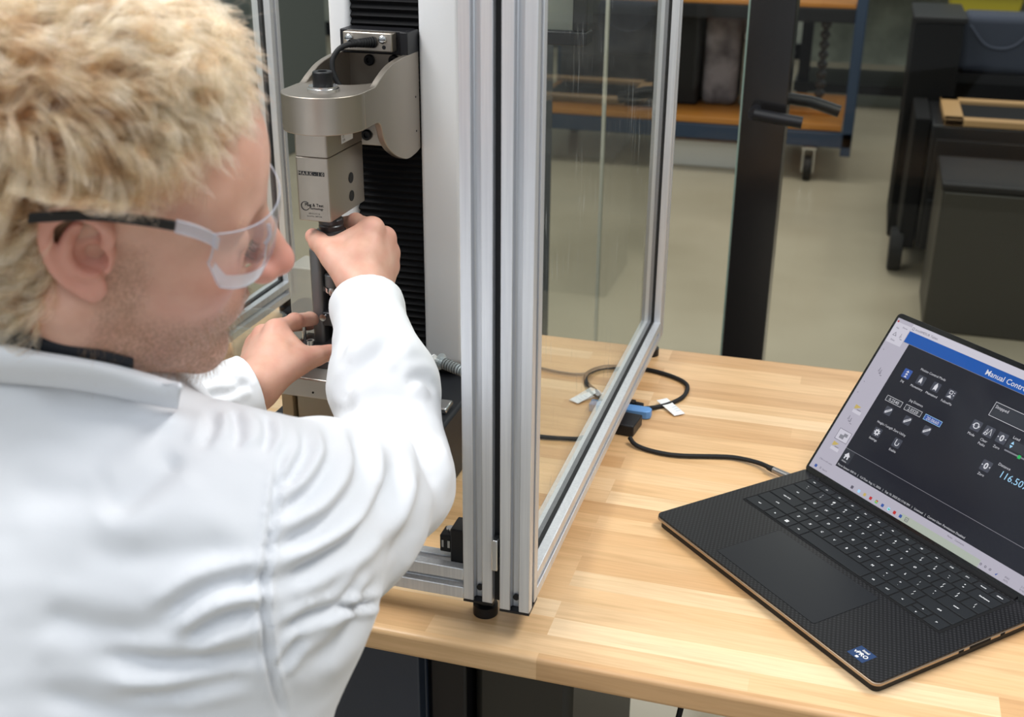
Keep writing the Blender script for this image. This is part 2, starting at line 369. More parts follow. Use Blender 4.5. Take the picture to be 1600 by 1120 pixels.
P_(MB().box((-.2, 6.9, -.02), (3.4, 7.7, .04)).build('tabletop', mat('pale_grey_top', (.42, .44, .40), .5), bevel=.004), far)
P_(MB().box((-.2, 6.95, FZ+.10), (3.4, 7.6, FZ+.16)).build('rail', M['black']), far)
for x in (-.18, 1.9, 3.3): P_(MB().box((x, 7.0, FZ), (x+.07, 7.07, -.02)).build('leg', M['black']), far)
sg = mat('sage_panel', (.30, .33, .27), .6); noisy(sg, (.20, .22, .18), (.36, .39, .32), (1, 1, 1), 5, 5)
P_(MB().box((-.15, 7.6, FZ+.2), (3.3, 7.62, -.02)).build('back_panel', sg), far)
# black tool cabinet on wheels with framed wooden top
tx0, ty0 = .44, 3.55
tc = thing('tool_cabinet', 'black rolling tool cabinet with a wood framed top, beyond the glass', 'cabinet', (1.1, 3.8, FZ))
P_(MB().box((tx0+.06, ty0, FZ+.12), (1.9, ty0+.50, -.20)).build('body', M['black'], bevel=.008), tc)
P_(MB().box((tx0, ty0+.06, FZ+.10), (tx0+.058, ty0+.50, -.19)).build('side_panel', M['black_matte'], bevel=.006), tc)
pw = mat('pale_frame_wood', (.50, .30, .13), .5)
f = MB(); f.box((tx0+.10, ty0+.0, -.20), (1.9, ty0+.06, -.175)); f.box((tx0+.10, ty0+.40, -.20), (1.9, ty0+.46, -.175)); f.box((tx0+.10, ty0, -.20), (tx0+.17, ty0+.46, -.175))
P_(f.build('wood_frame', pw, bevel=.003), tc)
P_(MB().box((tx0+.17, ty0+.06, -.20), (1.89, ty0+.40, -.190)).build('mat', M['black_matte']), tc)
for z in (-.45, -.68): P_(MB().box((tx0+.08, ty0-.012, z), (1.88, ty0, z+.20)).build('drawer', M['black'], bevel=.004), tc)
for x, y in ((tx0-.005, ty0+.10), (tx0+.03, ty0+.45), (1.8, ty0+.1), (1.8, ty0+.45)):
    w_ = MB(); w_.cyl((x-.025, y, FZ+.085), (x+.025, y, FZ+.085), .085, n=24); P_(w_.build('wheel', M['rubber'], bevel=.004), tc)
boxy('tall_black_bin', 'tall black bin standing behind the left end of the rolling tool cabinet', 'bin', (.41, 4.10, FZ), (.60, 4.60, .10), M['black_matte'], lid_of((.40, 4.09, .10), (.61, 4.61, .125), M['black']), bev=.01)
boxy('reflection_box', 'added dark brown box standing in for a reflection in the glass, behind the laptop lid', 'case', (.53, 2.97, FZ), (1.15, 3.38, -.30), mat('dark_reflection_brown', (.030, .027, .021), .45), lid_of((.525, 2.965, -.30), (1.155, 3.385, -.275), M['black']), bev=.01)  # added solid box in place of a dark reflection in the partition glass
ch = thing('navy_bag', 'dark navy fabric bag slumped on a black shelf behind the laptop', 'bag', (.8, 4.4, -.16))
P_(MB().box((.62, 4.42, -.139), (.92, 4.66, .10)).build('body', M['navy_cloth'], bevel=.03, seg=5), ch)
P_(MB().tube(spline([(.64, 4.405, .06), (.72, 4.39, -.02), (.82, 4.39, -.02), (.90, 4.405, .06)], 6), .007, 8).build('strap', M['navy_cloth']), ch)
sb = thing('black_shelving', 'black shelving unit behind the rolling tool cabinet', 'shelving', (1.3, 4.8, FZ))
P_(MB().box((.62, 4.40, -.18), (1.9, 5.05, -.14)).build('shelf', M['black']), sb)
P_(MB().box((.52, 4.70, -.065), (1.9, 5.05, -.04)).build('shelf', M['black']), sb)
for x in (1.84,):
    for y in (4.40, 5.0): P_(MB().box((x, y, FZ), (x+.05, y+.05, .9)).build('upright', M['black']), sb)
P_(MB().box((.52, 5.0, FZ), (.56, 5.05, -.04)).build('upright', M['black']), sb)
P_(MB().box((.66, 5.02, FZ+.1), (1.84, 5.04, -.07)).build('back_panel', M['black_matte']), sb)
yb = thing('yellow_crate', 'yellow plastic crate above the navy bag, top right corner', 'crate', (.7, 4.9, -.04))
x0, x1, y0, y1 = .585, .86, 4.75, 5.0
pr = MB(); pr.add([(x0+.03,y0,-.039),(x1-.02,y0,-.039),(x1-.02,y1,-.039),(x0+.03,y1,-.039),(x0-.03,y0-.02,.16),(x1+.02,y0-.02,.16),(x1+.02,y1+.02,.16),(x0-.03,y1+.02,.16)], [(0,3,2,1),(0,1,5,4),(1,2,6,5),(2,3,7,6),(3,0,4,7),(4,5,6,7)])
P_(pr.build('body', M['yellow'], bevel=.015, seg=3), yb); P_(MB().box((x0-.04, y0-.03, .145), (x1+.03, y1+.03, .165)).build('rim', M['yellow'], bevel=.005), yb)
# dark equipment seen past the left of the enclosure
for i, (x0, x1, y0, h, mm_, lab) in enumerate(((-4.6, -3.75, 3.0, 1.35, M['black_matte'], 'tall black cabinet at the far left behind the glass'),
        (-3.6, -2.7, 4.6, 1.0, mat('slate_panel', (.11, .125, .12), .5), 'slate grey cabinet right of the tall black one, far left'),
        (-2.5, -1.9, 5.6, .78, mat('cream_panel', (.34, .34, .27), .6), 'cream cabinet seen between column and enclosure post'))):
    boxy('storage_cabinet', lab, 'cabinet', (x0, y0, FZ), (x1, y0+.6, FZ+h), mm_, lid_of((x0-.02, y0-.02, FZ+h), (x1+.02, y0+.62, FZ+h+.03), M['black_matte'], 'top'))
# ------------------------------------------------------------------ aluminium enclosure
def profile(x0, x1, y0, y1, slot=.0085):
    """T-slot cross-section with a groove on every side (x, y)."""
    cx, cy = (x0+x1)/2, (y0+y1)/2; s = slot/2; lip = .0022; dp = .0085; wd = .0085
    p = [(x0, y0), (cx-s, y0), (cx-s, y0+lip), (cx-wd, y0+lip), (cx-s*.9, y0+dp), (cx+s*.9, y0+dp), (cx+wd, y0+lip), (cx+s, y0+lip), (cx+s, y0), (x1, y0),
         (x1, cy-s), (x1-lip, cy-s), (x1-lip, cy-wd), (x1-dp, cy-s*.9), (x1-dp, cy+s*.9), (x1-lip, cy+wd), (x1-lip, cy+s), (x1, cy+s), (x1, y1),
         (cx+s, y1), (cx+s, y1-lip), (cx+wd, y1-lip), (cx+s*.9, y1-dp), (cx-s*.9, y1-dp), (cx-wd, y1-lip), (cx-s, y1-lip), (cx-s, y1), (x0, y1),
         (x0, cy+s), (x0+lip, cy+s), (x0+lip, cy+wd), (x0+dp, cy+s*.9), (x0+dp, cy-s*.9), (x0+lip, cy-wd), (x0+lip, cy-s), (x0, cy-s)]
    return p
enc = thing('safety_enclosure', 'aluminium profile enclosure with glass panels standing on the wooden bench', 'enclosure', (-.35, .22, 0))
Z0, Z1 = .030, .86
IX0, IX1 = -.660, -.054          # inner frame outer faces
FY, BY = -.157, .601
def post(x0, y0, name='post', z0=Z0, z1=Z1):
    return P_(MB().prism(profile(x0, x0+.03, y0, y0+.03), z0, z1).build(name, M['alu'], bevel=.0006, seg=1), enc)
def rail_x(x0, x1, y0, z0, h=.03, name='rail'):
    return P_(MB().prism([(q, p) for p, q in profile(y0, y0+.03, z0, z0+h)][::-1] if False else profile(y0, y0+.03, z0, z0+h), x0, x1, 'x').build(name, M['alu'], bevel=.0006, seg=1), enc)
def rail_y(y0, y1, x0, z0, h=.03, name='rail'):
    return P_(MB().prism([(q, p) for p, q in profile(x0, x0+.03, z0, z0+h)], y0, y1, 'y').build(name, M['alu'], bevel=.0006, seg=1), enc)
post(IX1-.03, FY)
rail_x(IX0+.03, IX1-.03, FY, Z0, .034); rail_x(IX0+.03, IX1-.03, FY, Z1-.03); rail_x(IX0+.03, -.045, BY-.03, Z1-.03)
glb = lambda lo, hi, name='glass_panel': P_(MB().box(lo, hi).build(name, M['glass']), enc)
# side doors: a second frame outside the posts, right and left
for sx, ox in ((1, -.045), (-1, IX0)):
    for y in (-.163, BY-.03): post(ox, y, 'side_frame_post')
    for z in (Z0, Z1-.03): rail_y(-.133, BY-.03, ox, z, name='side_frame_rail')
    glb((ox+.0125, -.148, Z0+.015), (ox+.0175, BY-.015, Z1-.015))
    g = MB()
    g.box((ox+.0105, -.133, Z0+.0275), (ox+.0195, BY-.03, Z0+.0312)); g.box((ox+.0105, -.136, Z0+.03), (ox+.0195, -.1325, Z1-.03)); g.box((ox+.0105, BY-.0305, Z0+.03), (ox+.0195, BY-.0265, Z1-.03))
    P_(g.build('gasket', M['rubber']), enc)
    P_(MB().box((ox+.0195, -.1345, Z0+.03), (ox+.0215, -.1315, Z1-.03)).build('glass_edge', M['glass_edge']), enc)
# black seal between the two front posts, latch, hinge holes and feet
P_(MB().box((IX1-.001, FY+.008, Z0), (-.044, FY+.030, Z1)).build('seal', M['rubber']), enc)
P_(MB().box((IX1+.0005, FY-.006, Z0+.042), (IX1+.0068, FY+.006, Z0+.076)).build('latch', M['steel'], bevel=.001), enc)
for x, y in ((IX1-.015, FY+.0075), (-.030, -.163+.0075)):
    P_(MB().cyl((x, y-.0015, Z0+.012), (x, y+.002, Z0+.012), .0032, n=16).build('screw', M['black']), enc)
for x, y in ((IX1-.015, FY+.015), (IX0+.015, FY+.015), (-.030, BY-.015), (IX0+.015, BY-.015)):
    P_(MB().lathe([(.0125, 0), (.0125, .011), (.008, .013), (.008, .0265)], (x, y+(.010 if y < 0 else 0), .0005), 24).build('foot', M['black']), enc)
for x0, x1, y0 in ((-.045, -.015, -.163), (IX0, IX0+.03, -.163)):
    if x1-x0 < .05: P_(MB().box((x0, y0, Z0-.0025), (x1, y0+.03, Z0)).build('end_cap', M['black']), enc)
P_(MB().box((IX1-.03, FY, Z0-.0025), (IX1, FY+.03, Z0)).build('end_cap', M['black']), enc)
# black magnetic catch on the inner side of the post
k = MB(); k.box((-.101, -.146, .062), (-.084, -.120, .100)); k.box((-.113, -.143, .071), (-.101, -.124, .090)); 
ct = P_(k.build('door_catch', M['black'], bevel=.0015), enc)
k = MB(); k.box((-.1105, -.1440, .077), (-.1085, -.1428, .085)); k.box((-.1045, -.1440, .077), (-.1020, -.1428, .085)); k.cyl((-.105, -.133, .090), (-.105, -.133, .094), .004)
P_(k.build('catch_screw', M['steel']), enc)

# ------------------------------------------------------------------ material tester
MX, MY = -.3035, .058
mc = thing('force_tester', 'motorised force test stand with white column covers and black bellows', 'test stand', (MX, .2, 0))
CYF = .20
P_(MB().box((MX-.085, -.02, .006), (-.183, .36, .098)).build('base', M['grey_steel'] if False else mat('charcoal_paint', (.018, .019, .023), .5, 0, .3), bevel=.004), mc)
for x in (MX-.06, -.21):
    for y in (0, .33): P_(MB().cyl((x, y, 0), (x, y, .008), .012, n=20).build('foot', M['rubber']), mc)
P_(MB().box((-.358, CYF+.012, .098), (-.206, .36, .80)).build('column', M['black_matte'], bevel=.004), mc)
def cover(x0, x1, name='column_cover', z0=.118):
    pr = rrect(x0, CYF-.004, x1, .352, .006, 4)
    mb = MB(); n = len(pr); rings = []
    for z, s in ((z0, .006), (z0+.003, .002), (z0+.010, 0), (.80, 0)):
        cxx, cyy = (x0+x1)/2, (CYF+.352)/2
        rings.append([(x+(s if x < cxx else -s), y+(s if y < cyy else -s), z) for x, y in pr])
    mb.add([p for r_ in rings for p in r_], [(i*n+k_, i*n+(k_+1) % n, (i+1)*n+(k_+1) % n, (i+1)*n+k_) for i in range(3) for k_ in range(n)]+[tuple(range(n-1, -1, -1)), tuple(3*n+k_ for k_ in range(n))])
    return P_(mb.build(name, M['white_paint'], smooth=40), mc)
cover(-.2525, -.203); cover(-.362, -.336)
# bellows: folded black curtain
mb = MB(); zz = .10; k = 0; prof = []
while zz < .80:
    prof.append((CYF+(.0 if k % 2 == 0 else .0045), zz)); zz += .0042; k += 1
prof = prof+[(CYF+.014, .80), (CYF+.014, .10)]
mb.prism(prof, -.3355, -.253, 'x'); P_(mb.build('bellows', M['black_matte'], smooth=0), mc)
# carriage block with cable plug
CX0, CX1 = -.336, -.2525         # bellows opening
P_(MB().box((CX0+.001, .168, .500), (CX1-.004, CYF-.001, .526)).build('carriage', M['black'], bevel=.0012), mc)
P_(MB().box((-.262, .164, .500), (-.2525, CYF-.001, .5255)).build('carriage_end', M['black'], bevel=.001), mc)
cp = P_(MB().box((-.325, .153, .5045), (-.2665, .168, .5255)).build('plug_plate', M['nickel'], bevel=.0015), mc)
for x in (-.317, -.277):
    s = MB(); s.lathe([(0, .0035), (.003, .0033), (.0045, .002), (.0045, 0)], (x, .153, .5185), 20, axis=(0, -1, 0)); P_(s.build('screw', M['steel']), mc)
    s = MB().box((x-.0042, .1492, .5180), (x+.0042, .1496, .5190), M=None); P_(s.build('screw_slot', M['black']), mc)
P_(MB().cyl((-.276, .1526, .510), (-.276, .1532, .510), .0022, n=16).build('hole', M['black']), mc)
# bracket arm: rounded nose and two flared cheeks
AX, AY, AW = -.2955, .034, .0435
zt, zb = .4825, .4445
tp = spline([(AY+.004, zt), (.060, zt+.0002), (.0688, .4830), (.0852, .4895), (.1085, .4968), (.1389, .5005), (.1702, .5012), (.1965, .5012)], 6)
bt = spline([(.1965, .3905), (.180, .3875), (.1546, .3870), (.1269, .3955), (.1039, .4074), (.0886, .4208), (.0804, .4373), (.0745, .4430), (.066, .4446), (AY+.004, zb)], 6)
ck = [tuple(p) for p in tp]+[tuple(p) for p in bt]
a_ = MB()
a_.prism(ck, AX+AW-.007, AX+AW, 'x'); a_.prism(ck, AX-AW, AX-AW+.007, 'x')
arc = [(AX+AW*math.cos(t), AY+AW*math.sin(t)) for t in [math.radians(180+180*k/36) for k in range(37)]]
hole = [(AX+.0335*math.cos(t), .105-.036*math.sin(t)) for t in [math.radians(180*k/18) for k in range(19)]]
e_ = .0006
a_.prism(arc+[(AX+AW-e_, AY+.006), (AX+AW-e_, .105)]+hole+[(AX-AW+e_, .105), (AX-AW+e_, AY+.006)], zb, zt, 'z')
a_.box((AX-AW+e_, .185, .392), (AX+AW-e_, .1965, .4985))
arm = P_(a_.build('arm', M['nickel'], bevel=.0008), mc)
P_(MB().box((AX-.034, .10, .448), (AX+.034, .186, .452)).build('cable_tray', M['black_matte']), mc)
for x, z in ((-.307, .4905), (-.277, .4915), (-.278, .404), (-.314, .404)):
    s = MB(); s.lathe([(.0062, 0), (.0062, .003), (.0052, .004), (.003, .004), (.003, .001), (0, .001)], (x, .185, z), 20, axis=(0, -1, 0)); P_(s.build('bolt', M['black']), mc)
for z in (.452, .413): P_(MB().cyl((AX+AW-.001, .184, z), (AX+AW+.0004, .184, z), .0012, n=10).build('hole', M['black']), mc)
P_(MB().lathe([(.0165, 0), (.0165, .0025), (.0150, .0032), (.0150, .0050), (.006, .0050)], (AX, .034, zt), 36).build('washer', M['steel']), mc)
P_(MB().lathe([(.0100, .005), (.0104, .0058), (.0104, .0185), (.0096, .0195), (.0050, .0195), (.0050, .012), (0, .012)], (AX, .034, zt), 32).build('cap_screw', M['black']), mc)
pts = spline([(-.292, .150, .5150), (-.300, .136, .516), (-.312, .120, .513), (-.3185, .112, .503), (-.3185, .108, .492), (-.314, .107, .480), (-.307, .108, .468), (-.303, .112, .455)], 7)
P_(MB().tube(pts, .0029, 12).build('cable', M['rubber']), mc)
pr = []
for k in range(10): pr += [(.0062-.00025*k, .0030*k), (.0062-.00025*k, .0030*k+.0017), (.0046, .0030*k+.0019), (.0046, .0030*k+.0028)]
P_(MB().lathe(pr, (-.288, .1535, .5150), 20, axis=(-.62, -.78, .03)).build('strain_relief', M['rubber']), mc)
# load cell
lc = thing('load_cell', 'box shaped nickel load cell hanging under the arm of the test stand', 'load cell', (-.3035, .058, .34))
LX0, LX1, LY0, LY1, LZ0, LZ1 = -.3225, -.2850, .013, .105, .3485, .4440
P_(MB().prism(rrect(LX0, LY0, LX1, LY1, .003, 3), LZ0, .4165, 'z').build('housing', M['nickel'], bevel=.0006, seg=1), lc)
P_(MB().prism(rrect(LX0, LY0, LX1, LY1, .003, 3), .4170, LZ1, 'z').build('upper_housing', M['nickel'], bevel=.0006, seg=1), lc)
for z in (.3835, .3635): P_(MB().cyl((LX1-.0005, .0685, z), (LX1+.0006, .0685, z), .0058, n=28).build('plug_cover', M['rubber']), lc)
P_(MB().box((LX1, .049, .4245), (LX1+.0004, .078, .4385)).build('sticker', M['white_plastic']), lc)
def put_text(mb, txt, size, org, ux, uy, mi=0, align='LEFT', bold=0.0):
    v, f_ = text_geo(txt, size, align, bold); org, ux, uy = np.array(org), np.array(ux), np.array(uy)
    mb.add([org+ux*a+uy*b_ for a, b_ in v], f_, mi)
ex, ez, ey = (1, 0, 0), (0, 0, 1), (0, 1, 0)
t = MB(); lx = LX0+.0030
for k_, chh in enumerate('MARK-10'):
    t.box((lx+.0043*k_, LY0-.0003, .3975), (lx+.0043*k_+.0040, LY0-.0001, .4018), 0)
    put_text(t, chh, .0050, (lx+.0043*k_+.0020, LY0-.0005, .3980), ex, ez, 1, 'CENTER', .01)
P_(t.build('brand_plate', [M['black'], M['nickel']], smooth=0), lc); t = MB()
put_text(t, 'Plug & Test', .0046, (LX0+.0085, LY0-.0004, .3645), ex, ez, 0, 'LEFT', .012)
put_text(t, 'Technology', .0034, (LX0+.0135, LY0-.0004, .3612), ex, ez, 0, 'LEFT', .01)
put_text(t, '500 N x 0.1 N', .0022, (LX0+.0190, LY0-.0004, .3560), ex, ez, 0, 'CENTER')
put_text(t, 'Serial No. 3871144', .0022, (LX0+.0190, LY0-.0004, .3530), ex, ez, 0, 'CENTER')
ring = []
for k_ in range(26):
    a0 = math.radians(40+290*k_/25); ring.append((LX0+.0090+.0046*math.cos(a0), LY0-.0004, .3645+.0046*math.sin(a0)))
t.tube(ring, .0004, 6, 0)
P_(t.build('logo_print', [M['black'], M['nickel']], smooth=0), lc)
t = MB()
for i_, s_ in enumerate(('S/N 387114', 'CE', 'USA')): put_text(t, s_, .0036, (LX1+.0006, .051, .4345-.0040*i_), ey, ez)
P_(t.build('sticker_print', M['black'], smooth=0), lc)
P_(MB().lathe([(.006, 0), (.006, -.006), (.0125, -.0065), (.0135, -.008), (.0135, -.012), (.0125, -.013), (.0135, -.0145), (.0135, -.019), (.016, -.020), (.017, -.0235), (.015, -.0255), (.006, -.026), (.006, -.040)], (-.3035, .052, LZ0), 32).build('knurled_nut', M['dark_steel'], smooth=25), lc)
# ------------------------------------------------------------------ fixture and things on the base of the tester
pl = thing('fixture_block', 'brushed metal block standing on the base under the lower grip', 'block', (-.305, .03, .10))
P_(MB().box((-.346, -.012, .152), (-.262, .085, .176)).build('top_plate', mat('satin_plate', (.62, .60, .56), .35, .7), bevel=.002), pl)
P_(MB().box((-.334, .002, .098), (-.268, .08, .152)).build('body', mat('brass_toned_metal', (.42, .36, .27), .28, .8), bevel=.002), pl)
P_(MB().box((-.3515, .0, .098), (-.338, .08, .152)).build('side_guide', mat('tan_guide', (.45, .34, .20), .45), bevel=.001), pl)
P_(MB().cyl((-.306, -.0125, .160), (-.306, -.0118, .160), .0013, n=12).build('pin_hole', M['black']), pl)
gx, gy, gz = -.3085, .058, .176
gr = thing('lower_grip', 'dark steel clamp fixture with bolts, held by the left hand', 'clamp', (gx, gy, gz))
P_(MB().lathe([(.040, 0), (.041, .001), (.041, .009), (.039, .0105), (.020, .0105), (.020, .014), (0, .014)], (gx, gy, gz), 48).build('base_disc', M['dark_steel']), gr)
P_(MB().box((gx-.040, gy-.030, gz+.0105), (gx+.012, gy+.012, gz+.0195)).build('base_plate', M['dark_steel'], bevel=.0012), gr)
for x, y, h in ((gx-.033, gy-.012, .030), (gx-.020, gy-.024, .006), (gx-.032, gy-.028, .005)):
    P_(MB().lathe([(.0025, 0), (.0025, h-.006), (.0048, h-.006), (.0048, h), (.0026, h), (.0026, h-.003), (0, h-.003)], (x, y, gz+.0195), 18).build('bolt', M['steel']), gr)
u = MB(); u.prism(rrect(gx-.022, gy-.012, gx-.008, gy+.012, .004, 4), gz+.0105, gz+.128, 'z')
P_(u.build('left_jaw', M['grey_steel']), gr)
u = MB(); u.prism(rrect(gx+.010, gy-.012, gx+.024, gy+.012, .004, 4), gz+.0105, gz+.120, 'z'); P_(u.build('right_jaw', M['dark_steel']), gr)
P_(MB().box((gx-.010, gy+.004, gz+.0105), (gx+.012, gy+.012, gz+.112)).build('back_plate', M['black_matte'], bevel=.001), gr)
P_(MB().cyl((gx+.001, gy-.004, gz+.085), (gx+.001, gy-.004, gz+.100), .0075, n=24).build('collar', M['grey_steel'], bevel=.001), gr)
P_(MB().cyl((gx+.001, gy-.004, gz+.034), (gx+.001, gy-.004, gz+.128), .0020, n=14).build('threaded_rod', M['steel']), gr)
w_ = MB(); w_.lathe([(.0045, -.004), (.0055, 0), (.0045, .005), (.002, .005)], (gx+.001, gy-.004, gz+.080), 18)
for s in (-1, 1): w_.prism([(.002*s, -.002), (.0095*s, .004), (.0105*s, .0085), (.0085*s, .0085), (.002*s, .003)], -.0012, .0012, 'z', M=Matrix.Translation((gx+.001, gy-.004, gz+.076)) @ Matrix.Rotation(math.radians(90), 4, 'X'))
P_(w_.build('wing_nut', M['steel']), gr)
P_(MB().box((gx-.009, gy-.012, gz+.040), (gx+.011, gy+.004, gz+.056)).build('lower_block', M['dark_steel'], bevel=.001), gr)
P_(MB().lathe([(.0045, 0), (.0045, .006), (.002, .006)], (gx+.001, gy-.004, gz+.056), 6).build('hex_nut', M['steel'], smooth=20), gr)
P_(MB().cyl((gx+.008, gy-.006, gz+.012), (gx+.008, gy-.006, gz+.034), .0050, n=20).build('sleeve', M['nickel'], bevel=.0006), gr)
P_(MB().lathe([(.004, 0), (.004, .0040), (.0025, .0042)], (gx-.006, gy-.014, gz+.052), 14, axis=(0, -1, 0)).build('side_screw', M['steel']), gr)
# frosted acrylic block behind
fa = MB().box((-.395, .12, .099), (-.345, .165, .255)).build('acrylic_box', M['frosted'], bevel=.002)
tag(fa, 'frosted clear acrylic box standing behind the lower grip', 'box')
# clear beaker at the back left of the enclosure
jc = on_z(402, 500, .09)
jb = MB().lathe([(.0, .001), (.036, .001), (.0385, .004), (.040, .088), (.0425, .090), (.0425, .0925), (.038, .0925), (.036, .006), (0, .004)], (jc[0], jc[1], 0), 56).build('plastic_beaker', M['acrylic'], smooth=40)
tag(jb, 'clear round plastic beaker on the bench behind the chin of the person', 'beaker')
bl = MB().box((-.60, .48, .0005), (-.545, .55, .045)).build('spool', M['black_matte'], bevel=.004)
bl.name = 'black_connector_box'; tag(bl, 'small black box on the bench behind the clear beaker', 'box')
# clear syringe lying behind the post
sy = thing('syringe', 'clear plastic syringe lying beside the foot of the white column', 'syringe', (-.21, .12, .10))
a0 = np.array(at(676, 560, 1.42)); a1 = np.array(at(738, 586, 1.385)); dd = (a1-a0)/np.linalg.norm(a1-a0)
P_(MB().lathe([(.0105, 0), (.0105, .001), (.0070, .002), (.0070, .055), (.0062, .055), (.0062, .002)], a0+dd*.012, 28, axis=dd).build('barrel', clear('syringe_clear', (.9, .93, .95), haze=.22), smooth=40), sy)
P_(MB().lathe([(0, 0), (.0055, 0), (.0055, .002), (.002, .003), (.002, .04), (.0058, .041), (.0058, .048), (0, .048)], a0, 20, axis=dd).build('plunger', M['white_plastic']), sy)
k = MB()
for i in range(8):
    p = a0+dd*(.020+.004*i); k.lathe([(.0071, 0), (.0072, 0), (.0072, .0006), (.0071, .0006)], p, 24, axis=dd)
P_(k.build('scale', M['black']), sy)
P_(MB().box((-.206, .098, .0985), (-.190, .124, .1065)).build('tray', M['steel'], bevel=.002), mc)
# touch panel on the column side, seen through the side glass
tp_ = thing('touch_panel', 'black framed touch panel at the upper edge behind the side glass', 'control panel', (-.15, .16, .6))
cA = np.array(on_y(838, 30, .16))
x0, z0 = on_y(836, 64, .16)[0]-.03, on_y(840, 60, .16)[2]; x1 = on_y(921, 30, .16)[0]
P_(MB().prism([(z0-.022, .165), (z0, .15), (z0+.30, .15), (z0+.30, .185), (z0, .185)][::1] if False else [(x0, z0-.004), (x0+.062, z0-.004), (x1, z0+.012), (x1, z0+.26), (x0, z0+.26)][::1], .16, .185, 'y', M=Matrix(((0,0,0,0),)*4) if False else None).build('dummy', M['black']), tp_) if False else None
f = MB(); f.box((x0, .150, z0-.005), (x1, .178, z0+.010)); f.box((x1-.016, .150, z0+.010), (x1, .178, z0+.26)); f.box((x0, .150, z0+.010), (x0+.008, .178, z0+.26)); f.box((x0, .150, z0+.25), (x1, .178, z0+.26)); f.box((x0+.008, .166, z0+.010), (x1-.016, .178, z0+.25))
P_(f.build('bezel', M['black'], bevel=.002), tp_)
P_(MB().box((x0+.008, .160, z0+.010), (x1-.016, .166, z0+.25)).build('display', mat('dim_display', (.20, .22, .19), .12)), tp_)
P_(MB().box((-.203, .20, z0+.10), (x0+.03, .22, z0+.14)).build('bracket', M['black'], bevel=.002), tp_)
P_(MB().box((x0+.01, .178, z0+.10), (x0+.03, .22, z0+.14)).build('mount', M['black'], bevel=.002), tp_)

# ------------------------------------------------------------------ cables and hub on the bench
def on(px, py, z=.0035): return tuple(on_z(px, py, z))
cz = .0033
loop = [on(942, 625, .008), on(930, 610), on(916, 597), on(918, 583), on(940, 574), on(968, 573), on(1010, 577), on(1050, 588), on(1073, 601), on(1069, 618), on(1048, 630), on(1025, 636), on(1002, 638, .008)]
lp = MB().tube(spline(loop, 8), .0031, 10).build('looped_cable', M['rubber'])
tag(lp, 'black cable bent in a loop on the bench with two white tags', 'cable')
for c0, dx, dy in (((930, 608), -34, 20), ((1034, 624), 28, 24)):
    p = np.array(on_z(*c0, .006)); q = np.array(on_z(c0[0]+dx, c0[1]+dy, .002)); d = (q-p); s = np.cross(d, (0, 0, 1)); s = s/np.linalg.norm(s)*.0085
    up = np.array((0, 0, .0006)); k = MB()
    k.add([p-s, p+s, q+s, q-s, p-s+up, p+s+up, q+s+up, q-s+up], [(0,1,2,3),(4,7,6,5),(0,4,5,1),(1,5,6,2),(2,6,7,3),(3,7,4,0)])
    o = k.build('cable_tag', M['white_plastic'], lp); 
    k = MB()
    for i in range(3):
        b0 = p+d*(.55+.12*i)+up*1.4-s*.5; k.box((-.0035, -.0003, 0), (.0035, .0003, .0001), M=Matrix.Translation(b0) @ Matrix.Rotation(math.atan2(s[1], s[0]), 4, 'Z'))
    k.build('tag_print', mat('tag_ink', (.35, .45, .6), .6), o)
hub = thing('usb_hub', 'black box shaped adapter half hidden behind the enclosure rail', 'adapter', tuple(on_z(965, 684, 0)))
h0, h1 = np.array(on_z(989, 684, 0)), np.array(on_z(958, 686, 0)); ang = -.12
Mh = Matrix.Translation(h0) @ Matrix.Rotation(ang, 4, 'Z')
P_(MB().box((-.062, 0, .0005), (0, .040, .0165), M=Mh).build('body', M['black'], bevel=.002), hub)
bp = thing('display_plug', 'light blue cable plug beside the black adapter on the bench', 'plug', tuple(on_z(1000, 655, 0)))
Mb = Matrix.Translation(on_z(1014, 657, 0)) @ Matrix.Rotation(-.03, 4, 'Z')
pl_ = [(-.085, 0), (-.004, 0), (.001, .004), (.001, .013), (-.004, .018), (-.085, .018)]
P_(MB().prism(pl_, .0005, .0125, 'z', M=Mb).build('shell', mat('sky_blue_plastic', (.12, .30, .62), .4), bevel=.0015), bp)
Mc = Matrix.Translation(on_z(1003, 640, 0)) @ Matrix.Rotation(-.08, 4, 'Z')
P_(MB().box((-.05, -.002, .003), (-.008, .008, .012), M=Mc).build('connector', M['black'], bevel=.0015), lp) if False else None
k = MB().box((-.05, -.005, .0025), (-.010, .005, .0115), M=Mc); k.cyl(Mc @ Vector((-.010, 0, .007)), Mc @ Vector((.002, 0, .007)), .0040, .0034, 14)
k.build('connector', M['black'], lp, bevel=.001)
cc = [on(984, 684, .008), on(992, 694, .005), on(1010, 702), on(1040, 709), on(1070, 712), on(1120, 713), on(1150, 715, .004), on(1185, 723, .006), on(1212, 735, .0085)]
uc = MB().tube(spline(cc, 8), .0030, 10).build('usb_cable', M['rubber']); tag(uc, 'black cable running over the bench from adapter to laptop', 'cable')
p0, p1 = Vector(on(1207, 733, .0085)), Vector(on(1238, 747, .0085))
MB().cyl(p0, p1, .0040, .0046, 18).build('metal_plug', mat('grey_metal_sleeve', (.30, .29, .29), .35, .8), uc, bevel=.0006)
MB().cyl(p0-(p1-p0)*.25, p0+(p1-p0)*.05, .0033, .0042, 16).build('boot', M['rubber'], uc)
ic = [on(760, 672), on(800, 678), on(843, 682), on(880, 684), on(912, 686), on(940, 682, .006), on(958, 676, .008)]
o = MB().tube(spline(ic, 8), .0028, 10).build('data_cable', M['rubber']); tag(o, 'black cable running under the side glass rail to the adapter', 'cable')
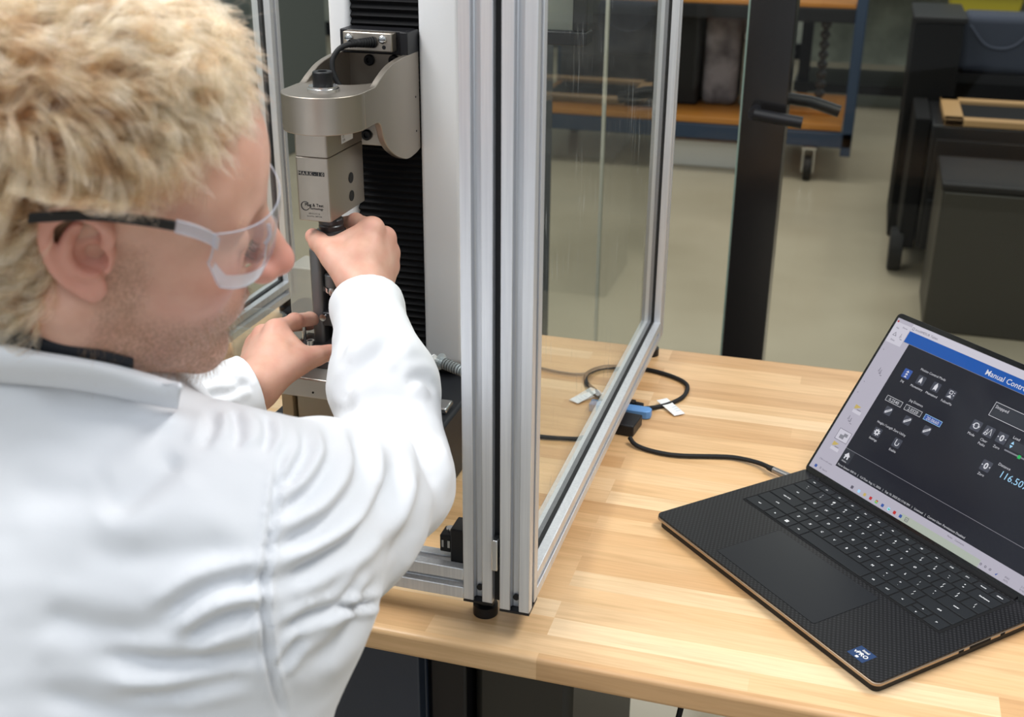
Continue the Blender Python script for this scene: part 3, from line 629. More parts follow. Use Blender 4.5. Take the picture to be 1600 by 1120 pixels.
o = MB().tube(spline([on(790, 560), on(850, 576), on(885, 583), on(912, 584), on(935, 576), on(955, 572)], 8), .0020, 10).build('thin_cable', mat('grey_cable', (.10, .09, .08), .5)); tag(o, 'thin grey cable lying behind the side glass near the back', 'cable')

# ------------------------------------------------------------------ laptop
LAX, LAY, LA, LANG = .0649, .0878, -.7756, .9655
W_, D_ = .3445, .230
lap = thing('laptop', 'open black laptop with a carbon weave palm rest on the wooden bench', 'laptop', (LAX, LAY, 0), LA)
ML = Matrix.Translation((LAX, LAY, 0)) @ Matrix.Rotation(LA, 4, 'Z')
def LB(mb, name, mats, par=lap, **k):
    return mb.build(name, mats, par, **k)
m = M['carbon'] = mat('carbon_weave', (.012, .012, .013), .36, 0, .22)
ch_ = N(m, 'ShaderNodeTexWave', wave_type='BANDS', bands_direction='X', wave_profile='SIN'); ch_.inputs['Scale'].default_value = 78; ch_.inputs['Distortion'].default_value = 0
L(m, coords(m, (1, 1, 1), rot=(0, 0, math.radians(45))), ch_.inputs['Vector'])
w2 = N(m, 'ShaderNodeTexWave', wave_type='BANDS', bands_direction='X', wave_profile='SIN'); w2.inputs['Scale'].default_value = 78
L(m, coords(m, (1, 1, 1), rot=(0, 0, math.radians(-45))), w2.inputs['Vector'])
mlt = N(m, 'ShaderNodeMath', operation='MULTIPLY'); L(m, ch_.outputs['Fac'], mlt.inputs[0]); L(m, w2.outputs['Fac'], mlt.inputs[1])
L(m, ramp(m, mlt.outputs[0], [(.0, (.004, .004, .005)), (.8, (.026, .026, .029))]), bsdf(m).inputs['Base Color'])
M['deck'] = mat('soft_black_deck', (.010, .010, .012), .45, 0, .25)
M['gold_edge'] = mat('champagne_edge', (.42, .33, .25), .35, .8)
body = MB(); body.prism(rrect(0, 0, W_, D_, .008, 6), .0092, .0128, 'z'); LB(body, 'base', M['gold_edge'], bevel=.0008)
LB(MB().prism(rrect(.0004, .0004, W_-.0004, D_-.0004, .008, 6), .0129, .0150, 'z'), 'palm_rest', M['carbon'], bevel=.0004, seg=2)
LB(MB().prism(rrect(.0035, .0035, W_-.0035, D_-.003, .007, 4), .0006, .0092, 'z'), 'underside', M['black'])
kx0, kx1, ky0, ky1 = .0235, .3165, .1105, .2165
LB(MB().prism(rrect(.004, ky0-.0-.001, W_-.004, D_-.006, .002, 3), .0150, .0152, 'z') if False else MB().prism(rrect(kx0-.002, ky0-.002, kx1+.002, ky1+.001, .003, 4), .0150, .0152, 'z'), 'keyboard_well', M['black_matte'])
tpx0, tpx1, tpy0, tpy1 = .0965, .2475, .0125, .1010
LB(MB().prism(rrect(tpx0-.0005, tpy0-.0005, tpx1+.0005, tpy1+.0005, .003, 4), .0150, .0151, 'z'), 'touchpad_gap', M['black_matte'])
LB(MB().prism(rrect(tpx0, tpy0, tpx1, tpy1, .0028, 4), .0150, .0153, 'z'), 'touchpad', mat('touchpad_surface', (.010, .011, .014), .30, 0, .25))
# keys
M['key'] = mat('keycap_black', (.010, .012, .015), .5, 0, .25); M['legend'] = mat('white_legend', (.8, .8, .82), .5)
U = .01915; RH = .01850
rows = []
y = .1120
def keyrow(y, h, specs, x=kx0+.0005, last=True):
    for i_, (wd, lg) in enumerate(specs):
        x1 = kx1 if last and i_ == len(specs)-1 else x+wd
        rows.append((x, y, x1-.0020, y+h-.0020, lg)); x += wd
keyrow(y, RH, [(.0330, 'ctrl'), (.0199, 'fn'), (.0199, '#win'), (.0199, 'alt'), (.0938, ''), (.0200, 'alt'), (.0190, 'ctrl')], last=False)
keyrow(y+RH, RH, [(.0520, 'shift')]+[(U, c) for c in 'ZXCVBNM']+[(U, '<|,'), (U, '>|.'), (U, '?|/'), (.05, 'shift')])
keyrow(y+2*RH, RH, [(.0425, 'caps lock')]+[(U, c) for c in 'ASDFGHJKL']+[(U, ':|;'), (U, '"|\''), (.04, 'enter')])
keyrow(y+3*RH, RH, [(.0380, 'tab')]+[(U, c) for c in 'QWERTYUIOP']+[(U, '{|['), (U, '}|]'), (.03, '||\\')])
keyrow(y+4*RH, RH, [(.0298, '~|`')]+[(U, a_+'|'+b_) for a_, b_ in zip('!@#$%^&*()_+', '1234567890-=')]+[(.03, 'backspace')])
fk = (kx1-kx0)/14
keyrow(y+5*RH, .0125, [(fk, l) for l in ('esc', 'F1', 'F2', 'F3', 'F4', 'F5', 'F6', 'F7', 'F8', 'F9', 'F10', 'F11', 'home', 'delete')])
ax = kx0+.0005+.2255; aw = (kx1-ax)/3
rows += [(ax, y, ax+aw-.002, y+RH-.0022, '<'), (ax+aw, y+RH/2, ax+2*aw-.002, y+RH-.0022, '^'), (ax+aw, y, ax+2*aw-.002, y+RH/2-.0018, 'v'), (ax+2*aw, y, ax+3*aw-.002, y+RH-.0022, '>')]
rows = [r if not (r[1] == y and r[4] == '<' ) else r for r in rows]
kb = MB(); lg_ = MB()
for (x0, y0, x1, y1, lab) in rows:
    x1 = min(x1, kx1)
    n = 12; a = rrect(x0, y0, x1, y1, .0012, 2); b = rrect(x0+.0004, y0+.0004, x1-.0004, y1-.0004, .0010, 2); n = len(a)
    kb.add([(p[0], p[1], .0151) for p in a]+[(p[0], p[1], .0157) for p in a]+[(p[0], p[1], .0160) for p in b],
           [(i, (i+1) % n, n+(i+1) % n, n+i) for i in range(n)]+[(n+i, n+(i+1) % n, 2*n+(i+1) % n, 2*n+i) for i in range(n)]+[tuple(2*n+i for i in range(n))])
    cxk, cyk = (x0+x1)/2, (y0+y1)/2; zt_ = .01606
    if lab == '#win':
        for i in range(2):
            for j in range(2): lg_.add([(cxk-.0022+.0024*i, cyk-.0022+.0024*j, zt_), (cxk-.0002+.0024*i, cyk-.0022+.0024*j, zt_), (cxk-.0002+.0024*i, cyk-.0002+.0024*j, zt_), (cxk-.0022+.0024*i, cyk-.0002+.0024*j, zt_)], [(0, 1, 2, 3)])
    elif lab == '||\\' or (len(lab) == 3 and lab[1] == '|'):
        put_text(lg_, lab[0], .0036, (cxk-.001, cyk+.0012, zt_), (1, 0, 0), (0, 1, 0), align='CENTER', bold=.03); put_text(lg_, lab[2], .0036, (cxk+.001, cyk-.0040, zt_), (1, 0, 0), (0, 1, 0), align='CENTER', bold=.03)
    elif lab:
        sz = .0042 if len(lab) == 1 else .0031; off = -.0014 if len(lab) == 1 else -.0010
        l2 = lab.split('|')[0]
        right = lab in ('enter', 'backspace') or (lab == 'shift' and x0 > .2)
        put_text(lg_, l2, sz, (cxk, cyk+off, zt_), (1, 0, 0), (0, 1, 0), align='CENTER', bold=.02)
kbo = LB(kb, 'keyboard', M['key'], smooth=30)
lg_.build('key_legends', M['legend'], kbo, smooth=0)
# sticker
st = LB(MB().box((.2960, .0100, .0150), (.3160, .0290, .01515)), 'sticker', mat('sticker_blue', (.01, .035, .11), .25))
k = MB(); put_text(k, 'intel', .0046, (.306, .0235, .0153), (1, 0, 0), (0, 1, 0), align='CENTER', bold=.01); put_text(k, 'vPRO', .0068, (.306, .0165, .0153), (1, 0, 0), (0, 1, 0), align='CENTER', bold=.015)
k.box((.3045, .0115, .0152), (.3075, .0143, .0153)); k.build('sticker_print', M['white_plastic'], st, smooth=0)
for y0, y1, z0, z1 in ((.107, .114, .0098, .0122), (.122, .151, .0096, .0124), (.165, .171, .0098, .0122)):
    LB(MB().box((W_-.002, y0, z0), (W_+.0002, y1, z1)), 'port', M['black_matte'])
LB(MB().cyl((.03, D_-.006, .0128), (W_-.03, D_-.006, .0128), .0050, n=20), 'hinge', M['black_matte'])
# lid: local u along the hinge, v up the screen
LO = Vector((0.0, D_-.008, .0140)); LU = Vector((1, 0, 0)); LV = Vector((0, math.cos(LANG), math.sin(LANG))); LN = LU.cross(LV)
MLid = Matrix(((LU.x, LV.x, LN.x, LO.x), (LU.y, LV.y, LN.y, LO.y), (LU.z, LV.z, LN.z, LO.z), (0, 0, 0, 1)))
def lid(mb): mb.v = [tuple(MLid @ Vector(p)) for p in mb.v]; return mb
LB(lid(MB().prism(rrect(0, .001, W_, .2245, .006, 5), -.0052, -.0010, 'z')), 'lid', M['black'], bevel=.0008)
LB(lid(MB().prism(rrect(.0006, .0016, W_-.0006, .2239, .0055, 5), -.0010, -.0002, 'z')), 'bezel', mat('glossy_bezel', (.006, .006, .007), .12))
# display picture: flat shapes on the panel, coordinates in metres on the glass, measured from its lower left hinge corner
UIc = {}
UI = {}
def ui(key, rgb, s=1.0):
    UIc[key] = emit('screen_'+key, rgb, s, .12); UI[key] = MB()
K = .85
ui('grey', (.42, .40, .47), K); ui('light', (.55, .53, .60), K); ui('dark', (.014, .015, .022), K); ui('blue', (.012, .085, .36), K); ui('white', (.62, .62, .66), K)
ui('line', (.22, .22, .25), K); ui('button', (.055, .06, .08), K); ui('active', (.04, .09, .32), K); ui('cyan', (.35, .62, .85), K); ui('green', (.02, .45, .10), K); ui('ink', (.10, .09, .12), K); ui('yel', (.50, .38, .12), K); ui('red', (.45, .03, .03), K); ui('panel', (.03, .033, .042), K); ui('bar', (.38, .42, .36), K)
def R_(key, u0, v0, u1, v1, lay=1): UI[key].add([(u0*.001, v0*.001, lay*.00006), (u1*.001, v0*.001, lay*.00006), (u1*.001, v1*.001, lay*.00006), (u0*.001, v1*.001, lay*.00006)], [(0, 1, 2, 3)])
def PG(key, pts, lay=6): UI[key].add([(a*.001, b*.001, lay*.00006) for a, b in pts], [tuple(range(len(pts)))])
def T_(key, s, u, v, size, lay=6, align='LEFT', bold=.0): put_text(UI[key], s, size*.001, (u*.001, v*.001, lay*.00006), (1, 0, 0), (0, 1, 0), align=align, bold=bold)
def frame_(key, u0, v0, u1, v1, t=.5, lay=5): R_(key, u0, v0, u1, v0+t, lay); R_(key, u0, v1-t, u1, v1, lay); R_(key, u0, v0, u0+t, v1, lay); R_(key, u1-t, v0, u1, v1, lay)
DU0, DU1, DV0, DV1 = 4.0, 340.0, 8.4, 218.0
R_('grey', DU0, DV0, DU1, DV1, 0)
R_('light', 28.5, 208.5, DU1, 217.5, 1)           # window title
R_('blue', 29, 193.8, DU1, 208.3, 2)
R_('line', 29, 193.4, DU1, 193.8, 3)
R_('dark', 29.5 if False else 37.5, 25.0, DU1, 193.4, 1)
R_('bar', 150, DV0, 260, 16.8, 1)
T_('ink', 'IntelliMESUR Tablet', 35, 211, 4.2); frame_('ink', 30.2, 210.6, 33.4, 214.0, .5)
T_('white', 'Manual Control', 146.5, 197.2, 9.0, bold=.01)
T_('line' if False else 'white', 'Motion Control Mode', 70.5, 171.4, 4.1)
def icon(u, v, r=5.6, key='button'): PG(key, [(p[0], p[1]) for p in rrect(u-r, v-r, u+r, v+r, 1, 2)], 4)
icon(57.1, 160.6, 5.8, 'active'); icon(78.8, 160.6); icon(101, 160.8); icon(123.4, 160.8)
for k_ in range(3): PG('white', [(57.1-2.2, 157+3.2*k_-1), (57.1+2.2, 157+3.2*k_-1), (57.1, 157+3.2*k_+1.6)])
PG('white', [(76.6, 156.8), (78.8, 158.4), (81, 156.8), (80.6, 161), (78.8, 165), (77, 161)])
PG('white', [(98.6, 156.6), (101, 158.0), (103.4, 156.6), (103.2, 162), (101, 166.2), (98.8, 162)])
PG('white', [(119.5, 156.5), (126, 156.5), (123.5, 160)]); frame_('white', 120.3, 160.8, 124.8, 165, .7, 6); R_('white', 126.5, 160, 127.7, 161.2, 6); R_('white', 126.3, 163, 127.5, 164.2, 6)
T_('white', 'Jog', 57.1, 149.6, 3.9, align='CENTER'); T_('white', 'Momentary', 78.8, 149.6, 3.9, align='CENTER'); T_('white', 'Maintained', 101.3, 149.6, 3.9, align='CENTER'); T_('white', 'FollowMe', 123.6, 149.0, 3.9, align='CENTER')
T_('white', 'Jog Distance', 79.7, 133.2, 4.0)
for u0, u1, s in ((49.6, 73.9, '0.2540'), (78.9, 103.6, '2.0320'), (108.4, 133.0, '20.0660')):
    act = u0 > 105
    R_('active' if act else 'panel', u0, 121.6, u1, 128.6, 3); frame_('white' if not act else 'cyan', u0, 121.6, u1, 128.6, .45, 5); T_('white', s, (u0+u1)/2, 123.0, 5.6, align='CENTER')
for u in (61.9, 91.5, 120.8):
    icon(u, 111.8, 5.2); PG('white', [(u-4, 109), (u-2.8, 107.8), (u+4, 113.6), (u+4, 115.2), (u+2.8, 115.8), (u-4, 110.4)]); PG('button', [(u-2.6, 109.5), (u+2.6, 114), (u+2.2, 114.5), (u-3, 110)], 7)
T_('white', 'Height / Length Zero Utility', 56.3, 94.0, 3.9)
icon(64.2, 83.4); icon(95.5, 83.2)
for k_ in range(8):
    t_ = math.pi*k_/4; UI['white'].add([((64.2+a*math.cos(t_)-b*math.sin(t_))*.001, (83.4+a*math.sin(t_)+b*math.cos(t_))*.001, .0004) for a, b in ((1.5, -.8), (4.2, -.7), (4.2, .7), (1.5, .8))], [(0, 1, 2, 3)])
def ringp(key, u, v, r0, r1, lay=7, a0=0, a1=360):
    n = 24; vs = []
    for k_ in range(n+1):
        t_ = math.radians(a0+(a1-a0)*k_/n); vs += [((u+r0*math.cos(t_))*.001, (v+r0*math.sin(t_))*.001, lay*.00006), ((u+r1*math.cos(t_))*.001, (v+r1*math.sin(t_))*.001, lay*.00006)]
    UI[key].add(vs, [(2*k_, 2*k_+1, 2*k_+3, 2*k_+2) for k_ in range(n)])
ringp('white', 64.2, 83.4, 1.4, 3.1)
ringp('white', 95.8, 82.6, 1.9, 2.9, a0=180, a1=360); R_('white', 92.9, 82.6, 93.9, 87.4, 7); R_('white', 97.7, 82.6, 98.7, 84.4, 7)
T_('white', 'Settings', 64.2, 73.0, 3.9, align='CENTER'); T_('white', 'Enable', 95.6, 72.0, 3.9, align='CENTER')
R_('line', 37.5, 49.6, DU1, 50.1, 3)
R_('panel', 37.5, 33.0, 53, 49.6, 3)
icon(45.2, 41.6, 5.0, 'panel'); PG('white', [(40.8, 41.5), (45.2, 46.2), (49.6, 41.5), (48.3, 41.5), (48.3, 37.4), (46.4, 37.4), (46.4, 40.2), (44, 40.2), (44, 37.4), (42.1, 37.4), (42.1, 41.5)])
T_('white', 'Home', 45.2, 33.6, 3.0, align='CENTER')
T_('white', 'Force Sensor: 500 N   |   Cal Due: Aug 11, 2026   |   Sep 10, 2025 02:17:43 PM   |   Licensed   |   Current User: Permissions Disabled', 39.5, 27.2, 3.55)
R_('panel', 177.6, 157.8, DU1-6, 174.8, 2); frame_('white', 177.6, 157.8, DU1-6, 174.8, .5, 5); T_('white', 'Stopped', 180, 168.2, 5.2)
for u, v in ((171.9, 141.4), (189.0, 141.4), (206.4, 141.4), (207.7, 107.0)): icon(u, v, 6.1)
ringp('white', 171.9, 141.4, 2.6, 3.7, 6, 20, 160); ringp('white', 171.9, 141.4, 2.6, 3.7, 6, 200, 340); PG('white', [(167.2, 140.5), (170.4, 140.5), (168.6, 143.4)]); PG('white', [(173.6, 142.2), (176.8, 142.2), (175.2, 139.4)])
UI['white'].tube([(184.2*.001, .1370, .0004), (.1868, .1440, .0004), (.1882, .1375, .0004), (.1908, .1455, .0004), (.1930, .1380, .0004)], .0004, 5); ringp('white', 186.5, 138.0, 1.0, 1.6, 7)
for u, v in ((206.4, 141.4), (207.7, 107.0)):
    T_('white', '0', u, v-3.4, 10, align='CENTER', bold=.03); PG('white', [(u-5.4, v-1), (u-3.8, v), (u-5.4, v+1)]); PG('white', [(u+5.4, v-1), (u+3.8, v), (u+5.4, v+1)])
T_('white', 'Mode', 171.9, 129.4, 4.1, align='CENTER'); T_('white', 'Clear', 189.2, 129.2, 4.1, align='CENTER'); T_('white', 'Peaks', 189.2, 124.4, 4.1, align='CENTER'); T_('white', 'Zero', 206.4, 128.8, 4.1, align='CENTER'); T_('white', 'Zero', 207.7, 95.2, 4.1, align='CENTER')
T_('white', 'Load', 217.3, 146.4, 4.4); T_('white', 'Distance', 219, 114.0, 4.4)
R_('panel', 214, 134.6, 330, 144.8, 2); PG('cyan', [(218.6, 140.4), (222.6, 140.4), (220.6, 143.8)]); PG('cyan', [(218.6, 138.8), (222.6, 138.8), (220.6, 135.4)])
R_('line', 216, 130.8, 330, 132.4, 3); R_('green', 233.5, 129.4, 237, 133.4, 5); T_('cyan', '-0.2 N', 240, 135.4, 9.5)
T_('cyan', '116.507 mm', 226.0, 103.0, 11.0)
# explorer strip behind the app: pale window with marks and small thumbnails
R_('light', 4.4, 186, 28, 213, 1)
for u, v, s in ((9, 205, 'File'), (17, 208, 'Home'), (10, 189.5, 'Slides')): T_('ink', s, u, v, 3)
for u, v, c in ((20, 150, 'ink'), (23, 148, 'ink'), (18, 82, 'ink'), (22, 80, 'ink'), (21, 205-8, 'ink')):
    ringp(c, u, v, .9, 1.3, 3); R_(c, u-.3, v+1.2, u+.3, v+4.2, 3); R_(c, u+1, v-3, u+4, v-2.4, 3)
PG('ink', [(9, 196), (15, 196), (12, 201)], 2); PG('light', [(10, 196.5), (14, 196.5), (12, 199.8)], 3)
for v in (96, 44.5): PG('yel', [(17, v), (21, v+1), (26, v+4.6), (17, v+5.6)], 3); R_('light', 17, v-5, 30, v-1, 2); R_('ink', 22, v-.2, 28, v+.4, 4)
frame_('ink', 15.2, 53, 34.8, 67.5, .5, 4); R_('light', 15.7, 53.5, 34.3, 67, 2); R_('line', 20, 56, 27, 61, 3); R_('line', 25, 60, 31, 64, 3)
for v in (115, 130, 175): R_('ink', 9, v, 10, v+.8, 3)
PG('red', [(5.2, 213.2), (7.2, 212.2), (8.2, 214.6), (6.2, 215.4)], 3)
T_('ink', 'Click to add notes', 12, 22.5, 2.8); T_('ink', 'Notes    Comments', 212, 20.3, 2.8)
# task bar
for u, key in ((12.8, 'active'), (74.3, 'ink'), (85.3, 'cyan'), (94.6, 'yel'), (104.0, 'red'), (113.2, 'green'), (122.6, 'active'), (132.0, 'cyan'), (141, 'red'), (150, 'active')):
    PG(key, rrect(u-1.9, 11.0, u+1.9, 14.8, .8, 2), 3)
PG('yel', rrect(112.0, 12.0, 114.4, 14.0, .4, 2), 4); PG('red', rrect(112.4, 13.4, 114.9, 14.9, .4, 2), 4); PG('green', rrect(131.2, 12.2, 133.9, 13.4, .4, 2), 4)
frame_('ink', 156.6, 10.6, 161.4, 15.2, .5, 3); T_('ink', 'm', 159, 11.6, 4, align='CENTER'); ringp('ink', 20.5, 13.4, .8, 1.2, 3); T_('ink', 'Search', 24, 12.2, 3)
for u in (262, 268, 274): ringp('ink', u, 13.4, .7, 1.3, 3)
T_('ink', 'ENG', 292, 14.0, 2.8); T_('ink', 'INTL', 292, 10.6, 2.8); T_('ink', '2:17 PM', 312, 14.0, 2.8); T_('ink', '9/10/2025', 312, 10.6, 2.8); PG('active', [(281, 12), (284, 14.5), (282.4, 11)], 3)
disp = None
for key, mb in UI.items():
    if not mb.v: continue
    if disp is None:
        disp = LB(lid(mb), 'display', UIc[key], smooth=0)
    else: lid(mb).build('screen_'+{'ink': 'dark_marks', 'line': 'rules', 'yel': 'yellow_marks'}.get(key, key+'_shapes'), UIc[key], disp, smooth=0)
# ------------------------------------------------------------------ organic shapes: distance fields turned into a mesh
F32 = np.float32
def smin(a, b, k):
    h = np.clip(.5+.5*(b-a)/k, 0, 1); return b*(1-h)+a*h-k*h*(1-h)
def smax(a, b, k): return -smin(-a, -b, k)
def sph(P, c, r): return np.sqrt((P[0]-c[0])**2+(P[1]-c[1])**2+(P[2]-c[2])**2)-r
def ell(P, c, r, Rm=None):
    q = [P[0]-c[0], P[1]-c[1], P[2]-c[2]]
    if Rm is not None: q = [q[0]*Rm[0][i]+q[1]*Rm[1][i]+q[2]*Rm[2][i] for i in range(3)]
    k0 = np.sqrt((q[0]/r[0])**2+(q[1]/r[1])**2+(q[2]/r[2])**2)
    k1 = np.sqrt((q[0]/r[0]**2)**2+(q[1]/r[1]**2)**2+(q[2]/r[2]**2)**2)+1e-9
    return k0*(k0-1)/k1
def rcone(P, a, b, ra, rb):
    a = np.asarray(a, float); b = np.asarray(b, float); ba = b-a; l2 = float(ba@ba)+1e-12
    h = np.clip(((P[0]-a[0])*ba[0]+(P[1]-a[1])*ba[1]+(P[2]-a[2])*ba[2])/l2, 0, 1)
    return np.sqrt((P[0]-a[0]-ba[0]*h)**2+(P[1]-a[1]-ba[1]*h)**2+(P[2]-a[2]-ba[2]*h)**2)-(ra+(rb-ra)*h)
def chain(P, pts, rs, k=.004):
    d = None
    for i in range(len(pts)-1):
        e = rcone(P, pts[i], pts[i+1], rs[i], rs[i+1]); d = e if d is None else smin(d, e, k)
    return d
def surface(f, lo, hi, h):
    """Surface nets over a regular grid -> vertices, quads."""
    ax = [np.arange(lo[i], hi[i]+h, h, dtype=F32) for i in range(3)]
    P = np.meshgrid(*ax, indexing='ij', sparse=True); D = f(P).astype(F32); S = D < 0
    nx, ny, nz = D.shape; acc = np.zeros((nx-1, ny-1, nz-1, 3), F32); cnt = np.zeros((nx-1, ny-1, nz-1), F32)
    for a in range(3):
        others = [i for i in range(3) if i != a]
        sl0 = [slice(None)]*3; sl1 = [slice(None)]*3; sl0[a] = slice(0, -1); sl1[a] = slice(1, None)
        d0, d1 = D[tuple(sl0)], D[tuple(sl1)]; cr = (d0 < 0) != (d1 < 0)
        t = np.where(cr, d0/np.where(cr, d0-d1, 1), 0)
        idx = np.indices(cr.shape, dtype=F32)
        for o0 in (0, 1):
            for o1 in (0, 1):
                ss = [slice(None)]*3; ss[others[0]] = slice(o0, o0+D.shape[others[0]]-1); ss[others[1]] = slice(o1, o1+D.shape[others[1]]-1)
                ss = tuple(ss); c = cr[ss]
                cnt += c
                for i in range(3):
                    acc[..., i] += np.where(c, idx[i][ss]+(t[ss] if i == a else 0), 0)
    ok = cnt > 0; ids = -np.ones(ok.shape, int); ids[ok] = np.arange(ok.sum())
    V = acc[ok]/cnt[ok][:, None]*h+np.array(lo, F32)
    Q = []
    for a in range(3):
        b, c = (a+1) % 3, (a+2) % 3
        sl0 = [slice(1, -1)]*3; sl1 = [slice(1, -1)]*3; sl0[a] = slice(0, -1); sl1[a] = slice(1, None)
        s0, s1 = S[tuple(sl0)], S[tuple(sl1)]; w = np.argwhere(s0 != s1)
        if not len(w): continue
        flip = s0[tuple(w.T)]
        g = w.copy(); g[:, b] += 1; g[:, c] += 1
        def cell(db, dc):
            q = g.copy(); q[:, b] += db; q[:, c] += dc; return ids[tuple(q.T)]
        q = np.stack([cell(-1, -1), cell(0, -1), cell(0, 0), cell(-1, 0)], 1)
        q[~flip] = q[~flip][:, ::-1]; Q.append(q)
    Q = np.concatenate(Q); Q = Q[(Q >= 0).all(1)]
    return V, Q
def mesh_from(name, V, Q, mats, parent=None, smooth_it=0, attr=None):
    me = bpy.data.meshes.new(name)
    V = np.ascontiguousarray(V, np.float32); Q = np.ascontiguousarray(Q, np.int32)
    me.vertices.add(len(V)); me.vertices.foreach_set('co', V.ravel())
    me.loops.add(Q.size); me.loops.foreach_set('vertex_index', Q.ravel())
    me.polygons.add(len(Q)); me.polygons.foreach_set('loop_start', np.arange(0, Q.size, 4, dtype=np.int32))
    me.polygons.foreach_set('use_smooth', [True]*len(Q))
    me.update(calc_edges=True); me.validate()
    for m_ in (mats if isinstance(mats, (list, tuple)) else [mats]): me.materials.append(m_)
    if attr is not None:
        c = me.color_attributes.new('zones', 'FLOAT_COLOR', 'POINT'); c.data.foreach_set('color', np.ascontiguousarray(attr, np.float32).ravel())
    o = bpy.data.objects.new(name, me); col.objects.link(o)
    if parent: o.parent = parent
    return o
def relax(V, Q, n, lam=.5):
    """Laplacian smoothing on the quads' edges."""
    E_ = np.concatenate([Q[:, [0, 1]], Q[:, [1, 2]], Q[:, [2, 3]], Q[:, [3, 0]]]); i = np.concatenate([E_[:, 0], E_[:, 1]]); j = np.concatenate([E_[:, 1], E_[:, 0]])
    deg = np.bincount(i, minlength=len(V))[:, None]
    for _ in range(n):
        s = np.stack([np.bincount(i, V[j, k], len(V)) for k in range(3)], 1)/np.maximum(deg, 1); V = V+(s-V)*lam
    return V
def normals(V, Q):
    n = np.cross(V[Q[:, 2]]-V[Q[:, 0]], V[Q[:, 3]]-V[Q[:, 1]]); out = np.zeros_like(V)
    for k in range(4):
        for a in range(3): out[:, a] += np.bincount(Q[:, k], n[:, a], len(V))
    return out/(np.linalg.norm(out, axis=1, keepdims=True)+1e-12)
def ss(x, a, b):
    t = np.clip((x-a)/(b-a), 0, 1); return t*t*(3-2*t)
def proj(V):
    d = V-CAM; z = d@CF; return 800+FPX*(d@CR)/z, 560-FPX*(d@CU)/z, z

# ------------------------------------------------------------------ head
HY, HP, HR = math.radians(54.1), math.radians(13.5), math.radians(14.6)
hF = np.array([math.sin(HY)*math.cos(HP), math.cos(HY)*math.cos(HP), -math.sin(HP)])
hL = np.array([-math.cos(HY), math.sin(HY), 0.0]); hU = np.cross(hF, hL)
hL, hU = hL*math.cos(HR)+hU*math.sin(HR), hU*math.cos(HR)-hL*math.sin(HR)
HM = np.stack([hF, hL, hU], 1)                     # local -> world
EAR = np.array([-.006, -.076, .000])
HO = np.array([-.2255, -.4468, .5000])
def hw(p): return HO + HM @ np.asarray(p, float)
def head_field(P):
    x, y, z = P; A = (x, np.abs(y), z)
    d = ell(P, (-.012, 0, .040), (.100, .0765, .088))
    d = smin(d, ell(P, (.040, 0, .030), (.052, .064, .062)), .03)
    d = smin(d, ell(P, (.040, 0, -.030), (.050, .060, .060)), .03)
    d = smin(d, ell(P, (.040, 0, -.070), (.048, .046, .040)), .03)
    d = smin(d, rcone(A, (-.004, .056, -.040), (.012, .050, -.078), .017, .015), .02)
    d = smin(d, rcone(A, (.012, .050, -.078), (.072, .014, -.105), .015, .015), .02)
    d = smin(d, ell(P, (.080, 0, -.104), (.016, .022, .016)), .014)
    d = smin(d, sph(A, (.060, .044, -.022), .019), .022)
    d = smin(d, rcone(A, (.086, .004, .020), (.070, .044, .020), .0085, .009), .014)
    d = smax(d, -ell(A, (.100, .031, .003), (.018, .018, .012)), .018)
    d = smin(d, ell(A, (.0750, .031, .000), (.0140, .0150, .0130)), .005)
    d = smax(d, -rcone(A, (.0905, .020, -.006), (.0835, .043, -.0045), .0011, .0009), .002)
    d = smin(d, rcone(P, (.091, 0, .012), (.116, 0, -.026), .0075, .0105), .010)
    d = smin(d, ell(P, (.117, 0, -.030), (.0120, .0125, .0105)), .006)
    d = smin(d, ell(A, (.106, .0125, -.0345), (.0105, .0075, .0080)), .006)
    d = smax(d, -ell(A, (.113, .0055, -.0425), (.006, .0035, .004)), .003)
    d = smin(d, ell(P, (.086, 0, -.060), (.014, .026, .022)), .012)
    d = smin(d, rcone(A, (.099, 0, -.0610), (.086, .022, -.0655), .0052, .0030), .004)
    d = smin(d, rcone(A, (.096, 0, -.0725), (.086, .019, -.0690), .0062, .0032), .004)
    d = smax(d, -rcone(A, (.105, 0, -.0668), (.088, .022, -.0672), .0016, .0010), .002)
    # neck
    d = smin(d, rcone(P, (-.030, 0, -.030), (-.060, .004, -.135), .060, .056), .030)
    d = smin(d, rcone(P, (-.060, .004, -.135), (-.075, .01, -.20), .056, .054), .02)
    d = smin(d, rcone(A, (-.020, .060, -.045), (.005, .030, -.150), .014, .016), .025)      # neck muscle
    return d
hV, hQ = surface(head_field, (-.160, -.10, -.25), (.140, .10, .140), .0024)
hV = relax(hV, hQ, 2, .4)
# right ear at finer resolution
def ear_field(P):
    x, y, z = P
    hel = spline([(.010, -.003, .006), (.013, -.006, .018), (.008, -.010, .029), (-.006, -.013, .034), (-.018, -.014, .027), (-.021, -.013, .012), (-.017, -.011, -.006), (-.009, -.008, -.018), (.001, -.005, -.026)], 3)
    d = chain(P, hel, [.0036]*8+[.0042]*5+[.0038]*(len(hel)-13), .003)
    ant = spline([(-.004, -.008, .022), (-.010, -.009, .012), (-.011, -.009, .000), (-.004, -.007, -.010), (.004, -.005, -.010)], 3)
    d = smin(d, chain(P, ant, [.0034]*len(ant), .003), .004)
    d = smin(d, ell(P, (.002, -.004, -.022), (.0085, .0042, .0095)), .005)
    d = smin(d, rcone(P, (.012, -.003, .002), (.011, -.006, -.006), .0042, .0036), .004)
    d = smin(d, ell(P, (-.004, .002, .004), (.018, .0055, .028)), .005)
    d = smax(d, -ell(P, (.004, -.006, -.001), (.0080, .0100, .0085)), .004)
    d = smax(d, -ell(P, (-.001, -.013, .016), (.0060, .0055, .0065)), .004)
    return d
eV, eQ = surface(ear_field, (-.032, -.026, -.042), (.024, .014, .044), .0011)
